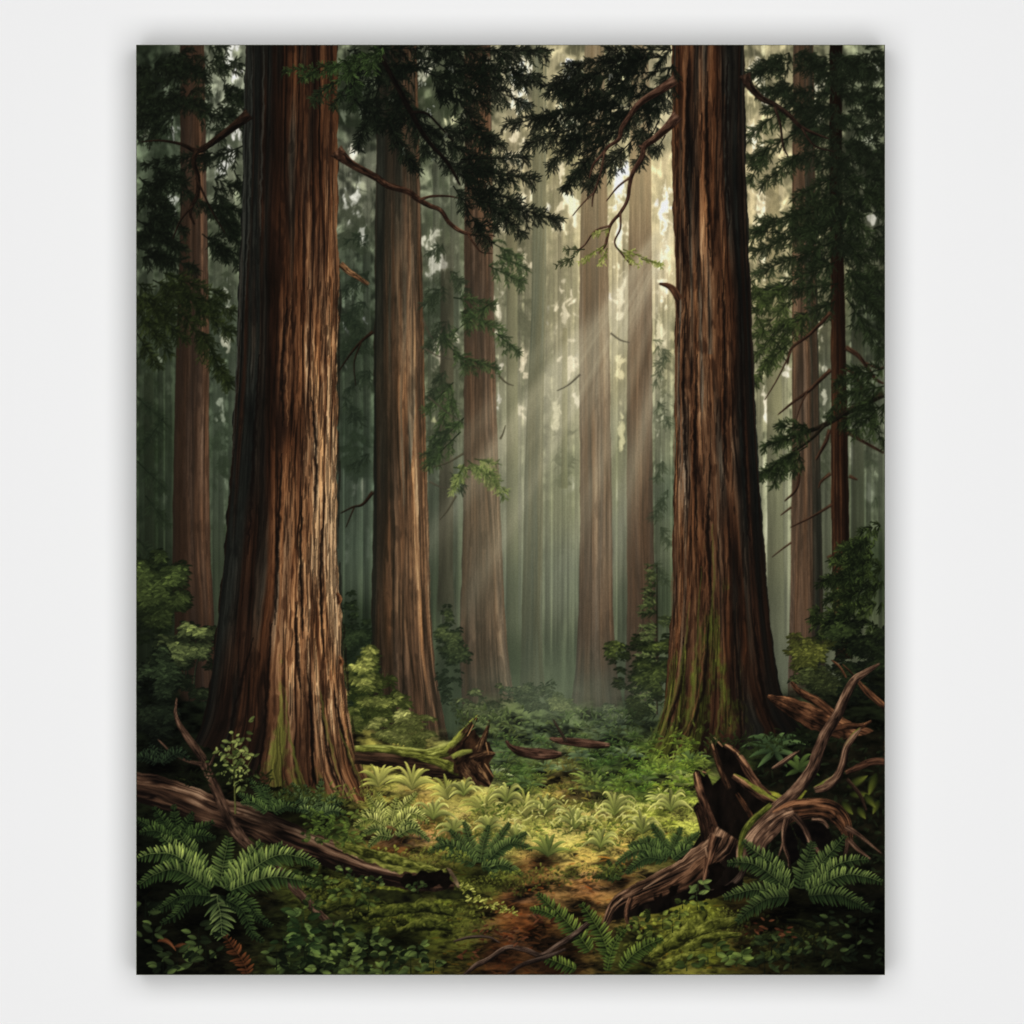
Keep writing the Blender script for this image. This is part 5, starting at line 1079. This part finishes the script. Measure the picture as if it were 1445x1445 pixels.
limb([(1030,1178,20),(1018,1196,22),(990,1216,20),(955,1234,15),(920,1250,12),(890,1264,10),(870,1276,9),(858,1298,6),(852,1318,3)], fr, seed=67, nr=5, dark=(12,8,6), midc=(72,50,36), lite=(160,124,94), gl=44, grain=1.4, rag=.2, light=(-.3,-.9))
limb([(1010,1210,12),(975,1240,13),(940,1258,11),(905,1272,9),(888,1284,5)], fr, seed=68, dark=(10,7,5), midc=(52,34,23), lite=(116,82,58), gl=34, grain=1.3, rag=.25)
limb([(1012,1180,9),(1004,1204,7),(998,1228,5),(994,1250,2)], fr, seed=69, **ST)
limb([(892,1268,5),(886,1284,4.5),(886,1300,3.4),(894,1312,1.5)], fr, seed=70, **ST)
limb([(978,1268,3),(1000,1262,4.5),(1024,1256,5),(1044,1240,5),(1054,1222,4)], fr, seed=71, dark=(10,7,6), midc=(50,38,30), lite=(104,84,68), gl=26)
for poly in [[(944,1254),(958,1250),(956,1262),(942,1270)],[(1002,1222),(1016,1216),(1026,1228),(1010,1250),(996,1256),(1000,1238)],[(966,1268),(1000,1258),(1040,1246),(1046,1256),(990,1274)],[(924,1268),(936,1262),(930,1278)]]:
    blob(fr, poly, (4,3,2), (14,9,6), seed=72, rag=4)
strokes(np.array([[1000,1186],[996,1196],[908,1256],[880,1268]]), None, np.array([[990,1198],[999,1212],[946,1232],[862,1284]]), 3.2, C(176,140,108), C(130,98,72), f=fr, alpha=.7)
F_CB = fig('uprooted_tree', -1, 'long curved bare trunk rising to the right edge with a claw of roots at its foot')
CB = dict(dark=(15,10,8), midc=(80,57,43), lite=(170,134,104), gl=34, rag=.12, light=(-.7,-.6))
limb([(1243,937,1.5),(1222,950,4.5),(1206,962,6),(1194,984,7),(1184,1008,7.5),(1168,1034,8),(1156,1060,8.5),(1148,1085,9),(1132,1108,9),(1112,1130,10),(1088,1150,11),(1066,1172,12),(1052,1196,11),(1046,1226,8)], F_CB, seed=81, **CB)
limb([(1090,1136,4),(1066,1156,5),(1050,1178,5),(1046,1202,4),(1045,1230,2)], F_CB, seed=82, dark=(28,32,12), midc=(74,80,30), lite=(124,128,56), gl=14)
fr = fig('root', F_CB, 'forked roots')
limb([(1216,1028,2),(1206,1040,4.5),(1196,1056,5),(1190,1080,5),(1182,1098,7),(1166,1110,8),(1150,1116,5)], fr, seed=83, moss=(92,100,40), mossamt=.3, **CB)
limb([(1194,1092,3),(1212,1084,5),(1232,1076,5.5),(1256,1076,6)], fr, seed=84, dark=(14,9,7), midc=(60,38,27), lite=(118,80,56), gl=26)
limb([(1196,1100,3),(1214,1122,3),(1224,1146,1.6)], fr, seed=85, dark=(10,7,5), midc=(40,28,20), lite=(84,60,44))
limb([(1096,1158,13),(1120,1146,15),(1150,1142,15),(1174,1146,15),(1190,1160,12),(1198,1180,7),(1202,1196,3)], fr, seed=86, nr=4, dark=(12,8,6), midc=(76,48,31), lite=(146,100,68), gl=30, grain=1.2)
limb([(1060,1200,16),(1080,1176,16),(1104,1156,13),(1122,1146,8)], fr, seed=87, nr=4, grain=1.2, **CB)
blob(fr, [(1118,1164),(1134,1158),(1156,1160),(1172,1172),(1176,1186),(1166,1200),(1140,1196),(1124,1180)], (4,3,3), (12,9,7), seed=88)
blob(fr, [(1106,1168),(1116,1164),(1124,1180),(1130,1210),(1116,1226),(1108,1200)], (4,3,3), (12,9,7), seed=89)
for pts in [[(1112,1156,5),(1107,1176,3.6),(1108,1196,2.8),(1114,1212,2.4),(1115,1226,1.4)],[(1106,1190,2),(1100,1210,1.4)],[(1120,1150,5),(1134,1166,4.4),(1142,1182,4),(1146,1192,4),(1154,1200,3),(1157,1206,1.4)],[(1146,1158,3),(1162,1160,3),(1171,1170,2)],[(1194,1168,5),(1208,1176,3.6),(1224,1188,2.4),(1246,1206,1)],[(1198,1186,4),(1196,1200,3),(1191,1218,1.4)],[(1199,1186,4),(1212,1200,3),(1230,1214,1.4)]]:
    limb(pts, fr, seed=int(pts[0][0]), **CB)
f = fig('dead_branch', -1, 'short pointed dead stick between the dark fern and the curved branch')
limb([(1090,1086,1.5),(1104,1078,4),(1118,1068,3.4),(1130,1060,1.2)], f, seed=90, **CB)

# ------------------------------------------------------------------ front row
f = fern('big green fern in the lower left corner, largest of all, one frond hanging forward', 309, 1264, [(225,1179),(250,1174),(322,1183),(369,1189),(398,1193),(450,1223),(446,1249),(194,1212),(196,1250)], 19, (22,40,18), (150,174,100), arch=.2, pitch=5.0, pw=4.2, dim=[.8,1,.85,1,.8,1.1,1,.9,.7])
frond(f, [(311,1256),(306,1268),(311,1292),(313,1325)], 24, (34,52,28), (146,164,102), pitch=5.2, pw=4.6, ang=1.15)
for tx, ty in [(227,1304),(210,1290),(384,1308),(372,1330)]:
    frond(f, [(309,1266), ((309+tx)/2, (1266+ty)/2-14), ((309+tx*3)/4, ty-12), (tx,ty)], 12, (14,24,12), (70,94,50), pitch=4.6, pw=3.6)
fern('broad fern on the right in front of the root claw, spreading sideways', 1128, 1266, [(1049,1187),(1026,1219),(1022,1268),(1041,1302),(1148,1188),(1194,1180),(1226,1214),(1246,1246),(1228,1284)], 16, (22,36,18), (124,148,84), arch=.16, pitch=4.4, pw=3.6, dim=[.9,1,.7,1,.8,1,.9,.55,.6,.6])
f = fig('fern', -1, 'fern with two long upright fronds at the bottom edge, right of the middle')
for pts, w in [([(843,1356),(815,1318),(785,1286),(759,1262)], 17), ([(865,1366),(852,1326),(838,1300),(821,1276)], 17), ([(822,1372),(796,1362),(780,1356),(763,1352)], 13), ([(872,1376),(890,1352),(912,1336),(936,1326)], 13), ([(790,1300),(776,1290),(762,1285),(748,1284)], 9), ([(856,1380),(862,1350),(870,1330),(886,1310)], 9)]:
    frond(f, pts, w, (24,40,16), (126,150,70), pitch=4.6, pw=3.8)
f = fig('fern', -1, 'withered brown fern frond at the bottom edge in the lower left')
frond(f, [(352,1384),(345,1362),(332,1342),(318,1322)], 15, (34,17,8), (124,72,40), pitch=6, pw=5, ang=1.2)
f = fig('fallen_leaf', -1, 'curled brown dead leaf at the lower left')
for x, y, a, l in [(222,1330,.7,26),(246,1338,.3,30)]:
    strokes(np.array([[x, y]]), np.array([[x + l * .5, y - 8]]), np.array([[x + l, y + l * math.sin(a) * .8]]), 7, C(56,30,16), C(110,66,40), prof='leaf', f=f, mid=.3)
f = fig('fallen_branch', -1, 'bare forked twig at the bottom edge, left of the two long fronds')
limb([(655,1378,2.5),(672,1364,3.6),(692,1354,4),(716,1339,4),(742,1342,4),(764,1349,3.4),(790,1334,4),(812,1320,4.6),(832,1304,4)], f, seed=91, dark=(14,10,8), midc=(66,50,40), lite=(136,112,92), gl=26, rag=.15)
limb([(716,1376,2),(740,1362,3.4),(772,1352,3.4),(800,1340,2)], f, seed=92, dark=(12,9,7), midc=(44,33,27), lite=(92,76,64))
limb([(640,1330,1.5),(664,1324,2.6),(690,1324,2.2),(706,1332,1)], f, seed=93, dark=(12,9,7), midc=(44,33,27), lite=(92,76,64))

def leaves(name, label, spots, dark, lite, L, wd, stem=True, parent=-1):
    f = fig(name, parent, label)
    for (x, y, n, r) in spots:
        if stem: strokes(np.array([[x, y + r]]), None, np.array([[x, y - r * .5]]), 1.6, C(*dark) * .9, C(*dark) * 1.4, prof='tip', f=f)
        a = U(0, 2 * np.pi, n); t = rng.random(n).astype(np.float32)[:, None] ** 1.3
        px = x + np.cos(a) * U(.1, 1, n) * r; py = y + np.sin(a) * U(.1, 1, n) * r * .75
        o = np.argsort(py); px, py, a = px[o], py[o], a[o]
        c = C(*dark) * (1 - t) + C(*lite) * t
        ll = L * U(.7, 1.2, n)
        spray(np.stack([px, py], 1), np.where(np.cos(a) > 0, 0, np.pi) + U(-.9, .9, n), ll, ll * wd, c * .8, c * 1.15, droop=.05, f=f, prof='leaf', soft=.25, mid=.2, edge=.22)
    return f
leaves('ground_cover', 'mat of round green leaves at the bottom edge, left of the middle', [(462,1330,24,22),(490,1342,26,22),(520,1330,26,22),(548,1345,24,22),(450,1362,22,20),(500,1368,26,20),(540,1372,22,16),(470,1310,18,18),(580,1360,14,16),(590,1340,12,14),(430,1340,14,16),(410,1365,16,18),(612,1362,10,12)], (12,19,9), (96,118,64), 13, .6)
leaves('leafy_plant', 'upright sprig with broad oval leaves in front of the big fern', [(424,1312,10,18),(428,1290,7,14),(436,1330,10,20),(400,1330,6,18)], (22,36,18), (96,124,70), 17, .55)
leaves('leafy_plant', 'trailing sprig of small pale leaves by the hollow log end', [(590,1250,12,12),(500,1240,10,12),(512,1252,10,12),(484,1226,8,10),(530,1244,10,10)], (24,34,16), (104,126,70), 7, .7)
leaves('leafy_plant', 'tiny bright yellow green sprig right of the hollow log end', [(655,1252,14,8),(668,1268,18,10),(690,1276,18,11),(704,1282,18,10),(722,1288,12,8),(662,1258,10,8)], (96,100,36), (206,204,106), 5.5, .5, stem=False)
leaves('leafy_plant', 'small plant with round leaves under the stump roots', [(902,1304,9,12),(918,1288,6,10),(936,1300,7,12),(960,1288,7,12),(964,1276,5,8),(985,1276,5,10),(912,1320,7,10),(925,1316,6,9),(950,1306,7,12),(880,1312,6,10)], (24,32,12), (120,134,60), 9, .72)
leaves('leafy_plant', 'young sprig standing upright in front of the pale stump root', [(984,1262,5,10),(986,1250,4,9)], (40,54,28), (110,132,76), 13, .5)
leaves('leafy_plant', 'ivy like sprig at the bottom right below the moss', [(1012,1340,5,10),(1040,1352,9,14),(1048,1344,7,12),(1000,1352,4,10),(970,1362,4,10)], (30,42,18), (104,126,66), 14, .55)
leaves('ground_cover', 'dark leaves in the lower right corner', [(1090,1330,12,22),(1120,1345,14,24),(1150,1330,12,22),(1180,1350,14,24),(1210,1320,12,22),(1235,1350,10,20),(1170,1300,10,20),(1215,1290,8,20),(1080,1362,10,18)], (9,13,7), (58,74,40), 12, .5)
leaves('ground_cover', 'dark leaves in the lower left corner', [(215,1320,10,22),(250,1352,12,22),(290,1345,10,22),(230,1365,10,18),(390,1350,10,20),(280,1320,8,20),(205,1280,8,18)], (10,15,8), (70,88,48), 16, .5)
leaves('ground_cover', 'low leaves along the near side of the left log', [(455,1244,12,14),(480,1262,12,16),(430,1236,8,12),(440,1275,12,16),(520,1272,10,14)], (22,32,14), (92,112,54), 10, .6)
leaves('ground_cover', 'reddish litter leaves on the path at the bottom', [(690,1312,8,22),(735,1322,8,22),(660,1350,8,20),(770,1300,8,18),(1085,1308,6,14),(1110,1318,8,12),(1060,1312,6,12)], (44,22,12), (98,58,36), 9, .4, stem=False)
# blades over the lower edges of the giants so they root in the floor
for x0, x1, yb, k, F in [(250,380,1100,.7,F_FLOOR),(380,540,1126,1.0,F_FLOOR),(900,1000,1080,1.0,F_FLOOR),(1000,1140,1052,.7,F_FLOOR),(645,740,1018,1.0,F_FLOOR),(795,895,1018,1.0,F_FLOOR)]:
    n = int((x1 - x0) * .9); x = U(x0, x1, n); y = yb + rng.standard_normal(n) * 7 + np.abs(x - (x0 + x1) / 2) * -.05
    c = (GR(x, y) * U(.6, 1.5, n)[:, None] + C(8, 12, 4)) * k
    spray(np.stack([x, y], 1), -np.pi / 2 + rng.standard_normal(n) * .8, U(6, 16, n), U(1.8, 3.6, n), c * .8, np.clip(c * 1.25, 0, 1), droop=.3, f=F, prof='leaf', alpha=.9)

# last glaze: soften the brush marks a little, warm the greens
img[:] = img * .78 + blur(img, 1) * .22
g_, X, Y = grid(X0, 640, X1, Y1 + 1)
v = img[g_]; gm = np.clip((v[..., 1] - np.maximum(v[..., 0], v[..., 2])) * 9, 0, 1)[..., None] * sstep(640, 900, Y)[..., None]
img[g_] = v * (1 + gm * np.array([.06, -.02, -.16], np.float32))

# ------------------------------------------------------------------ the real scene: a canvas on a white wall
import bpy
sc = bpy.context.scene
col = sc.collection
MM = 0.001
CX, CZ = 722.5, 1.50                      # picture centre, metres above the floor
DEPTH = 0.066                             # canvas stands this far off the wall

def to_lin(c):
    c = np.clip(c, 0, 1)
    return np.where(c <= .04045, c / 12.92, ((c + .055) / 1.055) ** 2.4)

pig = to_lin(img.reshape(NY, S, NX, S, 3).mean((1, 3)))
ids = fid[::S, ::S].astype(np.int32)

def node_mat(name, build):
    m = bpy.data.materials.new(name); m.use_nodes = True
    nt = m.node_tree; nt.nodes.clear()
    out = nt.nodes.new('ShaderNodeOutputMaterial'); p = nt.nodes.new('ShaderNodeBsdfPrincipled')
    nt.links.new(p.outputs[0], out.inputs[0])
    build(nt, p)
    return m

def weave(nt, p, strength, scale=900.0):
    tc = nt.nodes.new('ShaderNodeTexCoord')
    ws = []
    for d in ('X', 'Z'):
        w = nt.nodes.new('ShaderNodeTexWave'); w.bands_direction = d; w.inputs['Scale'].default_value = scale / 6.0
        w.inputs['Distortion'].default_value = .6; w.inputs['Detail'].default_value = 1.0
        nt.links.new(tc.outputs['Object'], w.inputs['Vector']); ws.append(w)
    mx = nt.nodes.new('ShaderNodeMath'); mx.operation = 'MULTIPLY'
    nt.links.new(ws[0].outputs['Fac'], mx.inputs[0]); nt.links.new(ws[1].outputs['Fac'], mx.inputs[1])
    b = nt.nodes.new('ShaderNodeBump'); b.inputs['Strength'].default_value = strength; b.inputs['Distance'].default_value = .0004
    nt.links.new(mx.outputs[0], b.inputs['Height']); nt.links.new(b.outputs[0], p.inputs['Normal'])
    return tc

def paint_nodes(nt, p):
    a = nt.nodes.new('ShaderNodeAttribute'); a.attribute_name = 'pigment'
    tc = weave(nt, p, .18)
    n = nt.nodes.new('ShaderNodeTexNoise'); n.inputs['Scale'].default_value = 520.0; n.inputs['Detail'].default_value = 3.0
    nt.links.new(tc.outputs['Object'], n.inputs['Vector'])
    r = nt.nodes.new('ShaderNodeMapRange'); r.inputs['To Min'].default_value = .82; r.inputs['To Max'].default_value = 1.18
    nt.links.new(n.outputs['Fac'], r.inputs['Value'])
    v = nt.nodes.new('ShaderNodeVectorMath'); v.operation = 'SCALE'
    nt.links.new(a.outputs['Color'], v.inputs[0]); nt.links.new(r.outputs[0], v.inputs['Scale'])
    nt.links.new(v.outputs[0], p.inputs['Base Color'])
    p.inputs['Roughness'].default_value = .85; p.inputs['Specular IOR Level'].default_value = .03

def cloth_nodes(nt, p):
    tc = weave(nt, p, .3)
    n = nt.nodes.new('ShaderNodeTexNoise'); n.inputs['Scale'].default_value = 60.0
    nt.links.new(tc.outputs['Object'], n.inputs['Vector'])
    r = nt.nodes.new('ShaderNodeValToRGB')
    r.color_ramp.elements[0].color = (.10, .105, .075, 1); r.color_ramp.elements[1].color = (.17, .175, .13, 1)
    nt.links.new(n.outputs['Fac'], r.inputs[0]); nt.links.new(r.outputs[0], p.inputs['Base Color'])
    p.inputs['Roughness'].default_value = .9; p.inputs['Specular IOR Level'].default_value = .05

def wall_nodes(nt, p):
    tc = nt.nodes.new('ShaderNodeTexCoord')
    n = nt.nodes.new('ShaderNodeTexNoise'); n.inputs['Scale'].default_value = 2.2; n.inputs['Detail'].default_value = 4.0
    nt.links.new(tc.outputs['Object'], n.inputs['Vector'])
    r = nt.nodes.new('ShaderNodeValToRGB')
    r.color_ramp.elements[0].color = (.868, .868, .868, 1); r.color_ramp.elements[1].color = (.88, .88, .88, 1)
    nt.links.new(n.outputs['Fac'], r.inputs[0]); nt.links.new(r.outputs[0], p.inputs['Base Color'])
    p.inputs['Roughness'].default_value = .95; p.inputs['Specular IOR Level'].default_value = 0.0

PAINT = node_mat('oil_paint', paint_nodes); CLOTH = node_mat('canvas_cloth', cloth_nodes); WALL = node_mat('white_wall_paint', wall_nodes)

def mesh_obj(name, verts, quads, mat, parent=None, colors=None):
    me = bpy.data.meshes.new(name)
    verts = np.asarray(verts, np.float32); quads = np.asarray(quads, np.int32)
    me.vertices.add(len(verts)); me.vertices.foreach_set('co', verts.ravel())
    me.loops.add(quads.size); me.loops.foreach_set('vertex_index', quads.ravel())
    me.polygons.add(len(quads)); me.polygons.foreach_set('loop_start', np.arange(0, quads.size, 4, dtype=np.int32))
    me.update(calc_edges=True)
    if colors is not None:
        at = me.color_attributes.new('pigment', 'FLOAT_COLOR', 'POINT')
        at.data.foreach_set('color', np.concatenate([colors, np.ones((len(colors), 1))], 1).astype(np.float32).ravel())
    me.materials.append(mat); me.validate(); me.shade_flat()
    o = bpy.data.objects.new(name, me); col.objects.link(o)
    if parent is not None: o.parent = parent
    return o

# wall
wv = [(-4, 0, -.2), (4, 0, -.2), (4, 0, 3.6), (-4, 0, 3.6), (-4, .12, -.2), (4, .12, -.2), (4, .12, 3.6), (-4, .12, 3.6)]
wall = mesh_obj('wall', wv, [(0, 1, 2, 3), (5, 4, 7, 6), (4, 0, 3, 7), (1, 5, 6, 2), (3, 2, 6, 7), (4, 5, 1, 0)], WALL)
wall['kind'] = 'structure'; wall['label'] = 'plain white wall behind the forest canvas'

# the painting: an Empty at the foot of the canvas, parent of everything painted on it
base_z = CZ + (CX - Y1) * MM
art = bpy.data.objects.new('canvas_painting', None); col.objects.link(art)
art.location = ((X0 + X1) / 2 * MM - CX * MM, 0, base_z); art.empty_display_size = .1
art['label'] = 'unframed canvas painting of giant redwoods, sunbeams and ferns hanging on the white wall'
art['category'] = 'painting'
def loc(x, y, d):                          # picture millimetres -> local to the Empty
    x = np.asarray(x, np.float32); y = np.asarray(y, np.float32)
    return np.stack([(x - (X0 + X1) / 2) * MM, np.full_like(x, -d), (Y1 - y) * MM], -1)

# stretched cloth with softly rounded front edge, folded round its bars and touching the wall
ring = [(0.0, 0.0), (0.0, DEPTH - .0016), (.0004, DEPTH - .0006), (.0014, DEPTH - .0002)]
vs = []
for ins, d in ring:
    i = ins / MM
    vs.append(loc([X0 + i, X1 - i, X1 - i, X0 + i], [Y1 - i, Y1 - i, Y0 + i, Y0 + i], d))
vs = np.concatenate(vs)
qs = [(3, 2, 1, 0)]
for k in range(len(ring) - 1):
    for j in range(4):
        a = k * 4 + j; b = k * 4 + (j + 1) % 4
        qs.append((a, b, b + 4, a + 4))
qs.append((12, 13, 14, 15))
mesh_obj('stretched_canvas', vs, qs, CLOTH, art)

# every painted figure is its own patch of the paint layer
gx = X0 + .9 + np.arange(NX) * ((X1 - X0 - 1.8) / (NX - 1)); gy = Y0 + .9 + np.arange(NY) * ((Y1 - Y0 - 1.8) / (NY - 1))
GXX, GYY = np.meshgrid(gx, gy)
co = loc(GXX, GYY, DEPTH).reshape(-1, 3)
pc = pig.reshape(-1, 3)
J, I = np.meshgrid(np.arange(NY - 1), np.arange(NX - 1), indexing='ij')
v0 = (J * NX + I).ravel()
Q = np.stack([v0 + NX, v0 + NX + 1, v0 + 1, v0], 1)
fq = ids[:-1, :-1].ravel()
count = np.bincount(fq, minlength=len(FIGS))
for k in range(len(FIGS)):                 # a figure hidden by later paint goes to the floor or backdrop
    if count[k] < 12 and k not in (F_BACK, F_FLOOR):
        fq[fq == k] = F_BACK
order = np.argsort(fq, kind='stable'); cuts = np.searchsorted(fq[order], np.arange(len(FIGS) + 1))
made = {}
for k, (name, par, label) in enumerate(FIGS):
    sel = order[cuts[k]:cuts[k + 1]]
    if len(sel) == 0: continue
    q = Q[sel]; uq, inv = np.unique(q, return_inverse=True)
    p = par
    while p >= 0 and p not in made: p = FIGS[p][1]
    o = mesh_obj(name, co[uq], inv.reshape(-1, 4), PAINT, made[p] if p >= 0 else art, pc[uq])
    if label:
        o['label'] = label
        if label.startswith('one of'): o['group'] = 'small bright ferns on the sunlit patch'
    made[k] = o

# light: four soft studio panels set in a ring behind the camera, aimed square at the wall
for px_, pz_, sx_, sz_ in [(0, 2.6, 8.8, 3.6), (0, -2.6, 8.8, 3.6), (-2.6, 0, 3.6, 1.6), (2.6, 0, 3.6, 1.6)]:
    ld = bpy.data.lights.new('studio_panel', 'AREA'); ld.shape = 'RECTANGLE'; ld.size = sx_; ld.size_y = sz_
    ld.energy = 9.4 * sx_ * sz_; ld.color = (1, 1, 1)
    lo = bpy.data.objects.new('studio_panel', ld); col.objects.link(lo)
    lo.location = (px_, -6.7, CZ + pz_); lo.rotation_euler = (math.radians(90), 0, 0)
w = bpy.data.worlds.new('World'); sc.world = w; w.use_nodes = True
w.node_tree.nodes['Background'].inputs[0].default_value = (1, 1, 1, 1); w.node_tree.nodes['Background'].inputs[1].default_value = 0.0

cam = bpy.data.cameras.new('camera'); co_ = bpy.data.objects.new('camera', cam); col.objects.link(co_)
DIST = 9.0
co_.location = (0, -DEPTH - DIST, CZ); co_.rotation_euler = (math.radians(90), 0, 0)
cam.sensor_width = 36.0; cam.lens = 36.0 * DIST / 1.445; cam.clip_start = .05; cam.clip_end = 50
sc.camera = co_
vs_ = sc.view_settings; vs_.view_transform = 'Standard'; vs_.look = 'None'; vs_.exposure = 0; vs_.gamma = 1; vs_.use_curve_mapping = False
sc.render.engine = 'CYCLES'; sc.cycles.use_denoising = True; sc.cycles.max_bounces = 4
